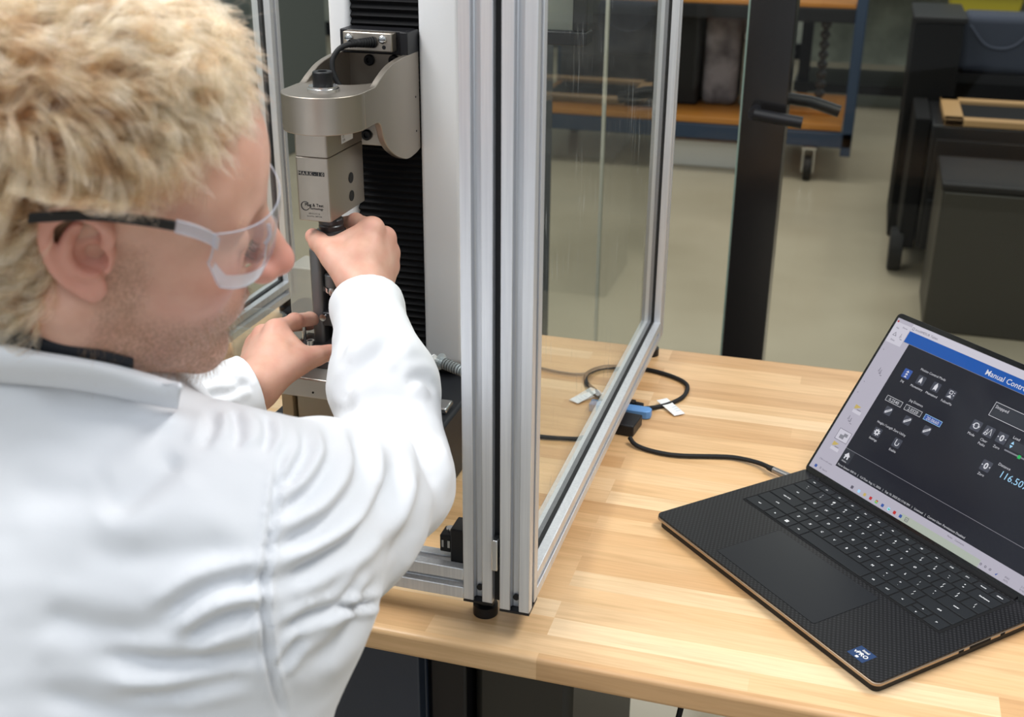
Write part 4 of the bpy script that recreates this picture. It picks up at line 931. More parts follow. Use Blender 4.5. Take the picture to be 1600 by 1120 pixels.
eV = relax(eV, eQ, 1, .4)*np.array([1.0, 1.05, .98])
et = math.radians(9); eR = np.array([[math.cos(et), 0, -math.sin(et)], [0, 1, 0], [math.sin(et), 0, math.cos(et)]])
tz = math.radians(-14); eT = np.array([[math.cos(tz), -math.sin(tz), 0], [math.sin(tz), math.cos(tz), 0], [0, 0, 1]])
eW = eV @ (eT @ eR).T + EAR + np.array([-.004, .006, .0])
eW2 = eW*np.array([1, -1, 1])

# ------------------------------------------------------------------ arms and hands (joints: photo ray + real distance)
def pts(l): return [at(*p) for p in l]
HANDS = {
 'R': dict(wrist=(572, 462, 1.245), fore=(590, 560, 1.175),
   f=[[(583, 356, 1.262), (556, 346, 1.300), (534, 350, 1.322), (522, 358, 1.332)],
      [(602, 370, 1.282), (580, 372, 1.326), (556, 374, 1.343), (540, 378, 1.340)],
      [(608, 394, 1.292), (590, 398, 1.334), (568, 400, 1.348), (552, 400, 1.342)],
      [(607, 418, 1.296), (592, 421, 1.330), (575, 420, 1.340), (562, 417, 1.334)]],
   th=[(546, 434, 1.240), (521, 401, 1.250), (498, 378, 1.270), (489, 369, 1.284)]),
 'L': dict(wrist=(398, 606, 1.225), fore=(330, 640, 1.170),
   f=[[(430, 516, 1.262), (460, 502, 1.298), (484, 498, 1.328), (498, 499, 1.350)],
      [(412, 523, 1.280), (440, 510, 1.325), (466, 506, 1.350), (484, 507, 1.368)],
      [(402, 536, 1.292), (418, 522, 1.336), (436, 517, 1.352), (448, 519, 1.348)],
      [(396, 552, 1.296), (404, 538, 1.330), (416, 530, 1.345), (426, 530, 1.342)]],
   th=[(428, 588, 1.230), (465, 566, 1.246), (494, 556, 1.262), (516, 550, 1.276)])}
def hand_field_fn(h, elbow):
    W = at(*h['wrist']); Fo = W+(elbow-W)*.24; fs = [pts(f) for f in h['f']]; th = pts(h['th'])
    side = fs[3][0]-fs[0][0]; side = side/np.linalg.norm(side); s2 = side*.013
    wr = [W-s2, W-s2*.3, W+s2*.4, W+s2]
    R = [(.0098, .0086, .0078, .0068), (.0100, .0088, .0079, .0070), (.0096, .0084, .0075, .0066), (.0088, .0074, .0066, .0058)]
    def f(P):
        palm = rcone(P, W, Fo, .0245, .027)
        for i in range(4): palm = smin(palm, rcone(P, wr[i], fs[i][0]*.97+W*.03, .0165, .0112), .014)
        inward = (th[1]-fs[1][0])
        palm = smin(palm, rcone(P, wr[0], th[1], .0180, .0130), .012)
        web = (fs[0][0]*.62+th[1]*.38); wb2 = (fs[0][0]+wr[0]+th[1])/3
        palm = smin(palm, rcone(P, wb2, web, .0140, .0085), .012)
        palm = smin(palm, rcone(P, wb2, (wr[1]+fs[1][0])/2, .0150, .0140), .012)
        palm = smin(palm, rcone(P, th[1]*.5+th[2]*.5, fs[0][0]*.9+fs[0][1]*.1, .0090, .0098), .008)
        out = palm
        for i in range(4):
            c = chain(P, fs[i], R[i], .003); c = smin(c, sph(P, fs[i][1], R[i][1]*1.08), .003)
            out = np.minimum(out, smin(palm, c, .007))
        kn = None
        for i in range(4):
            nrm = fs[i][0]-W; out = smin(out, sph(P, fs[i][0]+(CAM-fs[i][0])*.0028, .0092), .006)
        c = chain(P, th, [.0150, .0118, .0105, .0088], .004); out = smin(out, c, .008)
        return out
    allp = np.array([p for q in fs for p in q]+th+[W, Fo]); lo = allp.min(0)-.02; hi = allp.max(0)+.02
    lo = np.maximum(lo, np.minimum(W-.075, allp[:-1].min(0)-.02)); 
    return f, lo, hi
# joints of the body
RW, LW = at(*HANDS['R']['fore']), at(*HANDS['L']['fore'])
RS = at(360, 818, .83); RE = at(622, 752, 1.04); 
LS = RS + np.array([-.36, .075, .02]); LE = at(90, 710, 1.10)
NECK = hw((-.075, .005, -.175))
hands = {}
for s in 'RL':
    f, lo, hi = hand_field_fn(HANDS[s], RE if s == 'R' else LE); V, Q = surface(f, lo, hi, .0019); hands[s] = (relax(V, Q, 2, .4), Q)

PEL = np.array([-.36, -.66, -.12]); CHEST = (RS+LS)/2+np.array([.0, -.055, -.06])
def body_field(P):
    d = rcone(P, PEL, CHEST, .10, .11)
    d = smin(d, rcone(P, RS, LS, .045, .045), .06)
    d = smin(d, rcone(P, (RS+LS)/2+np.array([0, 0, .02]), NECK, .045, .045), .04)
    d = smin(d, chain(P, [RS, RE, (RE+at(*HANDS['R']['wrist']))/2, at(*HANDS['R']['wrist'])], [.045, .034, .029, .022], .01), .03)
    d = smin(d, chain(P, [LS, LE, (LE+at(*HANDS['L']['wrist']))/2, at(*HANDS['L']['wrist'])], [.045, .034, .029, .022], .01), .03)
    for sx in (0, 1): d = smin(d, rcone(P, PEL+np.array([-.09+.18*sx, 0, -.02]), np.array([-.45+.18*sx, -.62, -.72]), .075, .04), .03)
    return d
bV, bQ = surface(body_field, (-.80, -.80, -.78), (.02, .10, .50), .012)

# skin
m = M['skin'] = mat('fair_skin', (.78, .52, .42), .48, 0, .4)
bs = bsdf(m); bs.inputs['Subsurface Weight'].default_value = .18; bs.inputs['Subsurface Radius'].default_value = (1, .35, .2); bs.inputs['Subsurface Scale'].default_value = .006
at_ = N(m, 'ShaderNodeAttribute', attribute_name='zones'); sp = N(m, 'ShaderNodeSeparateColor'); L(m, at_.outputs['Color'], sp.inputs[0])
nz = N(m, 'ShaderNodeTexNoise'); nz.inputs['Scale'].default_value = 45; nz.inputs['Detail'].default_value = 4; L(m, coords(m), nz.inputs['Vector'])
base = ramp(m, nz.outputs[0], [(.3, (.60, .335, .245)), (.7, (.71, .435, .335))])
a = mix(m, sp.outputs[0], base, (.66, .27, .215))
bn = N(m, 'ShaderNodeTexNoise'); bn.inputs['Scale'].default_value = 420; bn.inputs['Detail'].default_value = 2; L(m, coords(m), bn.inputs['Vector'])
bm_ = N(m, 'ShaderNodeMath', operation='MULTIPLY'); L(m, sp.outputs[1], bm_.inputs[0]); L(m, ramp(m, bn.outputs[0], [(.35, (.2, .2, .2)), (.65, (1, 1, 1))]), bm_.inputs[1])
a = mix(m, bm_.outputs[0], a, (.34, .20, .14))
a = mix(m, sp.outputs[2], a, (.20, .12, .065))
L(m, a, bs.inputs['Base Color'])
bu = N(m, 'ShaderNodeTexNoise'); bu.inputs['Scale'].default_value = 160; bu.inputs['Detail'].default_value = 3; L(m, coords(m), bu.inputs['Vector']); add_bump(m, bu.outputs[0], .12, .0008)

def hairline(V):
    """>0 inside the hair-bearing scalp (head-local coordinates)."""
    x, y, z = V[:, 0], np.abs(V[:, 1]), V[:, 2]
    front = .058 - x + (z-.085)*.5 - np.maximum(.0, y-.035)*1.0
    low = np.where(x > -.018, z-(.020+np.clip(x+.018, 0, .1)*.80), z-(-.010-np.clip(-.018-x, 0, .030)*1.8))
    low2 = np.where(x > .022, z-.038-(x-.022)*1.1, 1)
    return np.minimum(np.minimum(front, low), low2)
def zones(V, kind):
    Z = np.zeros((len(V), 4)); Z[:, 3] = 1
    if kind == 'head':
        x, y, z = V.T; ay = np.abs(y)
        n = .5+.5*np.sin(x*130+z*90)*np.sin(y*110-z*60)
        Z[:, 0] = np.clip(.75*np.exp(-(((x-.118)/.022)**2+((z+.03)/.02)**2+(y/.03)**2))+.55*np.exp(-(((x-.072)/.03)**2+((z+.030)/.026)**2+((ay-.045)/.03)**2))+.35*ss(-z, .05, .13)*ss(-x, -.03, .05)+.18*n, 0, 1)
        lips = np.exp(-(((x-.094)/.012)**2+((z+.0668)/.010)**2+(y/.022)**2)); Z[:, 0] = np.maximum(Z[:, 0], lips*.9)
        beard = ss(-z, .040, .068)*ss(x, -.020, .012)*ss(-z, -.2, .14)*(1-ss(-z, .118, .140))*(1-.9*lips)
        mous = np.exp(-(((x-.098)/.012)**2+((z+.053)/.007)**2+(y/.026)**2)); burn = ss(x, -.008, .004)*(1-ss(x, .020, .034))*ss(-z, -.03, .02)*ss(ay, .05, .065)
        Z[:, 1] = np.clip(np.maximum(np.maximum(beard*.85, mous*.7), burn*.6), 0, 1)
        Z[:, 2] = ss(hairline(V), -.010, .006)*.9
    elif kind == 'ear':
        Z[:, 0] = .55
    else:
        Z[:, 0] = .12
    return Z
def hand_zone(V, h):
    Z = zones(V, 'hand')
    for f_ in h['f']+[h['th']]:
        for j, w_ in ((0, .42), (1, .35), (3, .5)):
            d = np.linalg.norm(V-at(*f_[j]), axis=1); Z[:, 0] += w_*np.exp(-(d/.013)**2)
    Z[:, 0] = np.clip(Z[:, 0]+.12*np.sin(V[:, 0]*300)*np.sin(V[:, 2]*260), 0, .8); return Z
Vs, Qs, Zs = [], [], []; off = 0
for V, Q, Z in ((hV @ HM.T+HO, hQ, zones(hV, 'head')), (eW @ HM.T+HO, eQ, zones(eW, 'ear')), (eW2 @ HM.T+HO, eQ[:, ::-1], zones(eW2, 'ear')),
                (hands['R'][0], hands['R'][1], hand_zone(hands['R'][0], HANDS['R'])), (hands['L'][0], hands['L'][1], hand_zone(hands['L'][0], HANDS['L'])), (bV, bQ, zones(bV, 'b'))):
    Vs.append(V); Qs.append(Q+off); Zs.append(Z); off += len(V)
person = mesh_from('person', np.concatenate(Vs), np.concatenate(Qs), M['skin'], attr=np.concatenate(Zs))
tag(person, 'person with curly blond hair in a white lab coat, leaning in to tighten the fixture', 'person')
# ------------------------------------------------------------------ lab coat
from mathutils.bvhtree import BVHTree
cuffR, cuffL = at(573, 476, 1.232), at(386, 616, 1.208)
axR = cuffR-RE; axR = axR/np.linalg.norm(axR); axL = cuffL-LE; axL = axL/np.linalg.norm(axL)
TOR = PEL
def coat_field(P):
    d = rcone(P, PEL+np.array([.02, 0, -.10]), CHEST+np.array([.02, 0, -.02]), .165, .150)
    d = smin(d, rcone(P, PEL+np.array([-.12, .02, -.08]), CHEST+np.array([-.10, 0, -.02]), .16, .145), .08)
    d = smin(d, rcone(P, RS+np.array([-.02, -.02, -.01]), LS, .078, .075), .07)
    d = smin(d, rcone(P, (RS+LS)/2+np.array([.02, 0, .01]), NECK+np.array([0, .0, -.015]), .105, .082), .06)
    d = smin(d, rcone(P, hw((-.068, .004, -.160)), hw((-.076, .010, -.205)), .066, .082), .02)
    d = smin(d, rcone(P, hw((-.115, -.040, -.120)), hw((.030, -.036, -.136)), .036, .034), .03)
    d = smin(d, rcone(P, NECK+np.array([-.03, -.03, -.035]), LS+np.array([.05, 0, .02]), .080, .070), .05)
    d = smin(d, rcone(P, RS+np.array([.010, -.01, -.060]), PEL+np.array([.135, .02, -.05]), .085, .085), .08)
    mid = RS*.45+RE*.55+np.array([0, 0, -.012])
    arm = chain(P, [RS+np.array([.004, .0, -.006]), mid, RE+np.array([-.004, 0, .0])], [.086, .070, .047], .03)
    fm = RE*.5+cuffR*.5+np.array([.004, -.004, .006])
    arm = smin(arm, chain(P, [RE, fm, cuffR, cuffR+axR*.05], [.047, .0500, .0345, .033], .02), .03)
    drape = rcone(P, RS+np.array([.01, .02, -.050]), RE+np.array([-.02, -.01, -.030]), .075, .030)
    arm = smin(arm, drape, .03)
    d = smin(d, arm, .035)
    lm = LE*.5+cuffL*.5
    d = smin(d, rcone(P, LS, LE, .080, .058), .03)
    d = smin(d, chain(P, [LE, lm, cuffL, cuffL+axL*.02], [.058, .047, .0365, .035], .02), .004)
    return d
cV, cQ = surface(coat_field, (-.86, -.90, -.34), (.03, .06, .52), .0060)
def cut(V, Q, p, n, near, rad):
    """Trim the shell beyond a plane (only near the given point) and lay its edge on the plane."""
    s = (V-p)@n; loc_ = np.linalg.norm(V-near, axis=1) < rad; out = (s > 0) & loc_
    Q = Q[~(out[Q].all(1))]; used = np.zeros(len(V), bool); used[Q.ravel()] = True
    m_ = out & used; V = V.copy(); V[m_] -= np.outer(s[m_], n)
    idx = np.cumsum(used)-1; return V[used], idx[Q]
cV = relax(cV, cQ, 3, .5)
cV, cQ = cut(cV, cQ, cuffR, axR, cuffR+axR*.05, .085)
cV, cQ = cut(cV, cQ, cuffL, axL, cuffL+axL*.03, .058)
nk = hw((-.066, 0, -.125)); na = (hw((-.030, 0, 0))-hw((-.078, 0, -.17))); na = na/np.linalg.norm(na)
cV, cQ = cut(cV, cQ, np.array([0, 0, -.30]), np.array([0, 0, -1.0]), np.array([-.4, -.5, -.4]), 3)
def subdivide(V, Q):
    E_ = np.sort(np.concatenate([Q[:, [i, (i+1) % 4]] for i in range(4)]), 1); u, inv = np.unique(E_, axis=0, return_inverse=True); inv = inv.ravel()
    n = len(V); m_ = len(Q); em = (V[u[:, 0]]+V[u[:, 1]])/2; fc = V[Q].mean(1)
    e = [n+inv[i*m_:(i+1)*m_] for i in range(4)]; f = n+len(u)+np.arange(m_)
    return np.concatenate([V, em, fc]), np.concatenate([np.stack([Q[:, i], e[i], f, e[(i-1) % 4]], 1) for i in range(4)])
def border(V, Q):
    E_ = np.sort(np.concatenate([Q[:, [i, (i+1) % 4]] for i in range(4)]), 1); u, c = np.unique(E_, axis=0, return_counts=True); b = np.zeros(len(V), bool); b[u[c == 1].ravel()] = True; return b
cV, cQ = subdivide(cV, cQ)
b_ = border(cV, cQ); cR = relax(cV, cQ, 3, .5); cV = np.where(b_[:, None], cV, cR)
# folds: crease lines traced along the cloth, given by view position and pushed into the real surface
FOLDS = [  # (points, half width px, depth m, ridge share)
 ([(280, 705), (225, 755), (160, 812)], 24, .010, .5), ([(430, 905), (370, 908), (310, 926), (246, 972)], 13, .010, .8), ([(412, 952), (350, 966), (284, 1006)], 11, .008, .8),
 ([(418, 1016), (340, 1030), (249, 1038), (150, 1024)], 14, .010, .8), ([(408, 1050), (330, 1066), (265, 1082), (180, 1090)], 12, .007, .7), ([(120, 850), (200, 870), (300, 862), (380, 850)], 26, .006, .6),
 ([(60, 960), (140, 985), (230, 1000)], 22, .006, .6), ([(60, 1080), (180, 1110), (300, 1118)], 18, .006, .6),
 ([(440, 700), (432, 760), (424, 830), (412, 910), (413, 980), (424, 1055), (442, 1112)], 5, .006, .7),
 ([(612, 722), (600, 780), (560, 836), (498, 876), (436, 908)], 13, .012, .9), ([(553, 680), (562, 745), (525, 806), (480, 835), (432, 856)], 12, .012, .9),
 ([(507, 668), (516, 716), (487, 768), (437, 802)], 10, .010, .9), ([(474, 662), (478, 700), (462, 735), (440, 762)], 8, .007, .9),
 ([(650, 690), (664, 752), (640, 826), (585, 896)], 14, .011, .9), ([(668, 800), (640, 860), (590, 915), (548, 940)], 10, .006, .8),
 ([(565, 892), (530, 942), (480, 962), (440, 985)], 8, .008, .9), ([(526, 949), (565, 946), (606, 936)], 5, .008, .9), ([(585, 905), (540, 985), (480, 1040)], 12, .006, .8), ([(470, 990), (450, 1020), (432, 1040)], 7, .006, .9),
 ([(530, 632), (548, 604), (576, 566), (612, 545)], 12, .009, .9), ([(508, 654), (560, 634), (620, 622), (660, 640)], 12, .009, .8), ([(625, 655), (660, 700), (684, 770)], 10, .006, .8),
 ([(530, 560), (545, 530), (575, 505)], 9, .004, .8), ([(630, 600), (660, 590), (684, 612)], 9, .005, .8), ([(640, 520), (600, 540), (560, 585)], 12, .005, .8),
 ([(365, 640), (372, 668), (368, 700)], 8, .007, .9), ([(415, 648), (420, 676), (412, 705)], 8, .008, .9), ([(330, 642), (330, 668), (316, 700)], 9, .005, .8), ([(60, 610), (150, 640), (240, 660)], 20, .005, .5),
 ([(300, 600), (340, 590), (372, 600)], 6, .003, .8), ([(320, 620), (360, 612), (390, 596)], 6, .003, .8), ([(360, 585), (380, 600), (396, 612)], 5, .002, .8),
 ([(20, 760), (110, 770), (180, 742)], 26, .005, .5)]
nrm = normals(cV, cQ); px, py, pz = proj(cV); view = (cV-CAM)/np.linalg.norm(cV-CAM, axis=1, keepdims=True); facing = np.clip(-(nrm*view).sum(1)*2.2, 0, 1)
disp = np.zeros(len(cV))
for line, wd, dep_, rd in FOLDS:
    l = np.array(spline(line, 6)); a, b = l[:-1], l[1:]; near = (px > l[:, 0].min()-5*wd) & (px < l[:, 0].max()+5*wd) & (py > l[:, 1].min()-5*wd) & (py < l[:, 1].max()+5*wd) & (facing > 0)
    ii = np.where(near)[0]
    if not len(ii): continue
    q = np.stack([px[ii], py[ii]], 1); ab = b-a; t = np.clip(((q[:, None]-a)*ab).sum(2)/((ab**2).sum(1)+1e-9), 0, 1); dv = q[:, None]-(a+ab*t[..., None]); dd2 = (dv**2).sum(2); k = dd2.argmin(1); r_ = np.arange(len(ii))
    d_ = np.sqrt(dd2[r_, k]); s_ = (k+t[r_, k])/len(a); taper = np.clip(np.minimum(s_, 1-s_)*5+.15, 0, 1)
    disp[ii] += facing[ii]*taper*dep_*(.62 if wd > 6 else 1)*(-np.exp(-(d_/wd)**2)+rd*.7*np.exp(-((d_-2.1*wd)/(1.1*wd))**2))
wv = np.array([noise.fractal(Vector((p[0]*9, p[1]*9, p[2]*16)), .8, 2.0, 3) for p in cV[::1]]) if True else 0
disp += wv*.0022
b_ = border(cV, cQ); soft = np.ones(len(cV)); soft[b_] = .25
cV = cV+nrm*(disp*soft)[:, None]
cR = relax(cV, cQ, 1, .4); cV = np.where(b_[:, None], cV, cR)
m = M['coat'] = mat('white_cotton', (.72, .735, .765), .85, 0, .25)
bsdf(m).inputs['Sheen Weight'].default_value = .15
n = N(m, 'ShaderNodeTexNoise'); n.inputs['Scale'].default_value = 260; n.inputs['Detail'].default_value = 2; L(m, coords(m), n.inputs['Vector']); add_bump(m, n.outputs[0], .10, .0006)
coat = mesh_from('lab_coat', cV, cQ, M['coat'], person)
so = coat.modifiers.new('cloth', 'SOLIDIFY'); so.thickness = .0016; so.offset = -1
bp_ = BVHTree.FromPolygons([tuple(v) for v in np.concatenate(Vs[:1])], [tuple(q) for q in Qs[0]])
bc_ = BVHTree.FromPolygons([tuple(v) for v in cV], [tuple(q) for q in cQ])
def cast(tree, x, y, off=0.0, fallback=.75):
    d = at(x, y, 1)-CAM; d = d/np.linalg.norm(d); h = tree.ray_cast(Vector(CAM), Vector(d))
    if h[0] is None: return at(x, y, fallback)
    n_ = np.array(h[1]); n_ = n_ if n_@d < 0 else -n_
    return np.array(h[0])+n_*off
def strip(rows_, name, m_, parent, thick, n=6):
    """Surface through rows of points (each row a spline), given a thickness."""
    R_2 = [np.array(spline(r, n)) for r in rows_]; cols_ = [np.array(spline([r[i] for r in R_2], 5)) for i in range(len(R_2[0]))]
    A = np.array(cols_); a_n, b_n = A.shape[:2]; V = A.reshape(-1, 3)
    Q = np.array([[i*b_n+j, (i+1)*b_n+j, (i+1)*b_n+j+1, i*b_n+j+1] for i in range(a_n-1) for j in range(b_n-1)])
    o = mesh_from(name, V, Q, m_, parent); s = o.modifiers.new('cloth', 'SOLIDIFY'); s.thickness = thick; s.offset = 0; return o
top_e = [(-70, 505), (0, 527), (60, 536), (120, 543), (180, 549), (225, 567), (262, 582), (284, 600)]
bot_e = [(-70, 590), (0, 596), (60, 600), (120, 604), (176, 614), (220, 630), (256, 642), (278, 644)]
T0 = [cast(bp_, x, y, .010, .76) for x, y in top_e]; B0 = [cast(bc_, x, y, .004, .72) for x, y in bot_e]
# keep the rim smooth in depth
def smooth_line(Ls):
    A = np.array(Ls); 
    for _ in range(3): A[1:-1] = A[1:-1]*.5+(A[:-2]+A[2:])*.25
    return list(A)
T0, B0 = smooth_line(T0), smooth_line(B0)
far1 = [hw((.030, .030, -.150)), hw((-.02, .075, -.150)), hw((-.09, .07, -.145))]
mid_ = [(t_*.45+b__*.55)+(CAM-t_)*.012 for t_, b__ in zip(T0, B0)]; mid0 = [(t_*.8+b__*.2)+(CAM-t_)*.010 for t_, b__ in zip(T0, B0)]
collar = strip([T0, mid0, mid_, B0], 'collar', M['coat'], coat, .0022)
inn = [t_+(HO+HM@np.array([-.05, 0, -.12])-t_)*.10+np.array([0, 0, -.004]) for t_ in T0]
inn2 = [t_+(HO+HM@np.array([-.05, 0, -.12])-t_)*.14+np.array([0, 0, -.03]) for t_ in T0]
strip([T0, [(a_+b_)/2 for a_, b_ in zip(T0, inn)], inn], 'collar_stand', M['coat'], coat, .0018)
sh = [(-70, 488), (0, 512), (60, 522), (120, 531), (176, 543), (203, 556)]
S0 = smooth_line([cast(bp_, x, y, .005, .765) for x, y in sh]); S1 = smooth_line([cast(bp_, x, y+24, .004, .765) for x, y in sh])
strip([S0, S1], 'shirt_collar', mat('black_knit', (.012, .014, .020), .9), person, .003)
bt = cast(bc_, 276, 622, .003, .74)
# ------------------------------------------------------------------ safety glasses (head-local design)
gl = thing('safety_glasses', 'clear wraparound safety glasses with black temple arms worn by the person', 'glasses', tuple(hw((.09, 0, .01))))
def gp(mb): mb.v = [tuple(hw(p)) for p in mb.v]; return mb
def ribbon(pts_, w0, th, mb=None, ws=None):
    """flat bar following pts_ in head space: tall in z (w0), thin in y (th)."""
    mb = mb or MB(); n = len(pts_); vs = []
    for i, p in enumerate(pts_):
        p = np.array(p); d = np.array(pts_[min(i+1, n-1)])-np.array(pts_[max(i-1, 0)]); d = d/np.linalg.norm(d); s = np.cross(d, (0, 0, 1)); s = s/np.linalg.norm(s); w_ = (w0 if ws is None else ws[i])/2
        for a, b in ((-1, -1), (1, -1), (1, 1), (-1, 1)): vs.append(p+s*th/2*a+np.array([0, 0, w_*b]))
    fs = [(i*4+k, i*4+(k+1) % 4, (i+1)*4+(k+1) % 4, (i+1)*4+k) for i in range(n-1) for k in range(4)]+[(3, 2, 1, 0), tuple((n-1)*4+k for k in range(4))]
    mb.add(vs, fs); return mb
M['lens'] = clear('clear_polycarbonate', (.97, .98, .99), .03, 1.5, haze=.09, hz=(.85, .88, .95)); M['lens_edge'] = clear('polycarbonate_edge', (.85, .88, .95), .15, 1.6, haze=.30, hz=(.80, .83, .90))
for s in (-1, 1):
    arm_ = spline([(-.046, .089*s, .029), (-.034, .0905*s, .033), (-.010, .0895*s, .037), (.016, .0865*s, .036), (.034, .0840*s, .034)], 6)
    P_(gp(ribbon(arm_, .0062, .003)).build('temple_arm', M['black'], bevel=.0008), gl)
    cl = spline([(.034, .0840*s, .034), (.046, .082*s, .031), (.056, .0785*s, .026), (.062, .0745*s, .020)], 5)
    P_(gp(ribbon(cl, .0088, .0026)).build('clear_temple', M['lens_edge'], bevel=.0006), gl)
k = MB(); rowsL = []
NU, NV = 44, 10
def lens_pt(u, v, off=0.0):
    t_ = u*1.42; xx = .048+(.058+off)*math.cos(t_)**.9 if math.cos(t_) > 0 else .052; yy = (.0745+off)*math.sin(t_)
    au = abs(u); topz = .030-.004*au**2; botz = -.022+.013*au**3+ .012*math.exp(-(u/.13)**2)
    if au > .88: botz += (au-.88)*.12
    bulge = .004*(1-(2*v-1)**2); z_ = topz+(botz-topz)*v
    return (xx+bulge*math.cos(t_), yy+bulge*math.sin(t_), z_)
vs = []
for o_ in (0, -.0022):
    for i in range(NU+1):
        for j in range(NV+1): vs.append(lens_pt(-1+2*i/NU, j/NV, o_))
fs = []; n1 = (NU+1)*(NV+1); q_ = lambda i, j, l: l*n1+i*(NV+1)+j
for i in range(NU):
    for j in range(NV): fs.append((q_(i, j, 0), q_(i+1, j, 0), q_(i+1, j+1, 0), q_(i, j+1, 0)))
    
k.add(vs[:n1], fs); lens = P_(gp(k).build('lens', M['lens'], smooth=60), gl)
rim = [lens_pt(-1+2*i/60, 1) for i in range(61)]+[lens_pt(1, 1-j/6) for j in range(1, 7)]+[lens_pt(1-2*i/60, 0) for i in range(1, 61)]+[lens_pt(-1, j/6) for j in range(1, 6)]
e_ = P_(gp(MB().tube(rim, .0006, 8, closed=True)).build('lens_rim', M['lens_edge'], smooth=60), gl)
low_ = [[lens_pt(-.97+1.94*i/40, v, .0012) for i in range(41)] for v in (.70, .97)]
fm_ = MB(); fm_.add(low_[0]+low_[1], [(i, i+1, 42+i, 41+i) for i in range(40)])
P_(gp(fm_).build('lens_glint_strip', clear('painted_lens_glint', (.9, .92, .97), .08, 1.6, haze=.50, hz=(.86, .88, .97)), smooth=60), gl)  # bright reflection on the lower lens, painted as a hazy pale strip
for s in (-1, 1):
    nb = MB(); nb.tube(spline([(.103, .012*s, .004), (.1055, .013*s, -.004), (.103, .015*s, -.010)], 5), .0014, 8); P_(gp(nb).build('nose_pad', M['lens_edge']), gl)
# ------------------------------------------------------------------ hair (real strands)
def hair_curves(name, roots_pts, radius_root, radius_tip, m_, parent):
    n, k = roots_pts.shape[:2]; hc = bpy.data.hair_curves.new(name); hc.add_curves([k]*n)
    hc.points.foreach_set('position', np.ascontiguousarray(roots_pts, np.float32).ravel())
    ra = hc.attributes.get('radius') or hc.attributes.new('radius', 'FLOAT', 'POINT')
    r = np.tile(np.linspace(radius_root, radius_tip, k).astype(np.float32), n); ra.data.foreach_set('value', r)
    hc.materials.append(m_); o = bpy.data.objects.new(name, hc); col.objects.link(o); o.parent = parent; return o
rng = np.random.default_rng(11)
hN = normals(hV, hQ)
mask = hairline(hV) > 0
idx = np.where(mask)[0]
NG = 2000; gi = rng.choice(idx, NG, replace=False); gr_, gn = hV[gi].copy(), hN[gi].copy()
x, y, z = gr_.T
top_w = ss(z, .045, .105); back = ss(-x, .0, .08)
flow = np.stack([.25+.75*top_w-.55*back*(1-top_w)-.55*ss(x, .02, .07), -.25*top_w+.06*np.sign(y), -1.0*(1-top_w)+.10*top_w], 1)
# slow swirl so that neighbouring locks agree
def field(p, f, seed): return np.array([noise.noise(Vector((a[0]*f+seed, a[1]*f, a[2]*f-seed))) for a in p])
ang = field(gr_, 11, 3.1)*1.7+rng.normal(0, .20, NG)
bvec = np.cross(gn, flow); bvec /= np.linalg.norm(bvec, axis=1, keepdims=True)+1e-9; fl = np.cross(bvec, gn)
fl, bvec = fl*np.cos(ang)[:, None]+bvec*np.sin(ang)[:, None], bvec*np.cos(ang)[:, None]-fl*np.sin(ang)[:, None]
hl = hairline(gr_); edge = ss(hl, 0, .030)
Ln = (.060+.008*top_w+rng.uniform(-.006, .012, NG))*(.55+.45*edge); Ln *= (1-.45*ss(-z, .015, .075))*(1-.45*ss(x, .010, .060))
lift = (.11+.05*top_w+rng.uniform(-.06, .07, NG))*(.35+.65*edge)
turns = Ln/(rng.uniform(.030, .046, NG)+.012*top_w); ph = field(gr_, 22, 9.7)*6+rng.uniform(0, 6.28, NG)*.5; amp = rng.uniform(.0085, .0155, NG)*(1-.50*top_w)*(.45+.55*edge)
K = 15; s = np.linspace(0, 1, K)
C0 = np.array([-.012, 0, .040]); RR = np.array([.100, .0765, .088])
def strand(root, nrm_, f_, b_, Ln_, lift_, tu, ph_, am, extra=0):
    S = s[None, :, None]
    up = (lift_*Ln_)[:, None, None]*(1-(1-S)**2.2)*(1-.55*np.maximum(S-.45, 0)**1.2*1.6)
    along = (Ln_[:, None, None])*(.12*S+.88*S**1.25)*.80
    p = root[:, None]+nrm_[:, None]*up+f_[:, None]*along
    A = am[:, None, None]*np.minimum(S*2.2, 1)**1.1; th = 2*np.pi*tu[:, None, None]*S+ph_[:, None, None]
    p = p+b_[:, None]*A*np.cos(th)+(nrm_[:, None]*.8+f_[:, None]*.5)*A*np.sin(th)
    q = (p-C0)/RR; k0 = np.linalg.norm(q, axis=2, keepdims=True); mn = 1.015+.05*np.minimum(S*3, 1)
    on_h = p[..., 2:3] > -.02
    return np.where((k0 < mn) & on_h, C0+q/np.maximum(k0, 1e-6)*mn*RR, p)
NC = 32
rep = lambda a: np.repeat(a, NC, 0)
M_ = NG*NC
ro = rng.normal(0, 1, (M_, 3)); rn = rep(gn); ro -= rn*(ro*rn).sum(1, keepdims=True); ro /= np.linalg.norm(ro, axis=1, keepdims=True)
rad = np.sqrt(rng.uniform(0, 1, M_))*.0030
G = strand(rep(gr_), rn, rep(fl), rep(bvec), rep(Ln)*rng.uniform(.80, 1.10, M_), rep(lift), rep(turns), rep(ph)+rng.normal(0, .11, M_), rep(amp)*rng.uniform(.9, 1.1, M_))
G = G+ro[:, None]*rad[:, None, None]*(1-.78*s[None, :, None])
stray = rng.uniform(0, 1, M_) < .012
G[stray] += (rep(gn)[stray][:, None]*.010+rng.normal(0, .006, (stray.sum(), 1, 3)))*s[None, :, None]**1.5
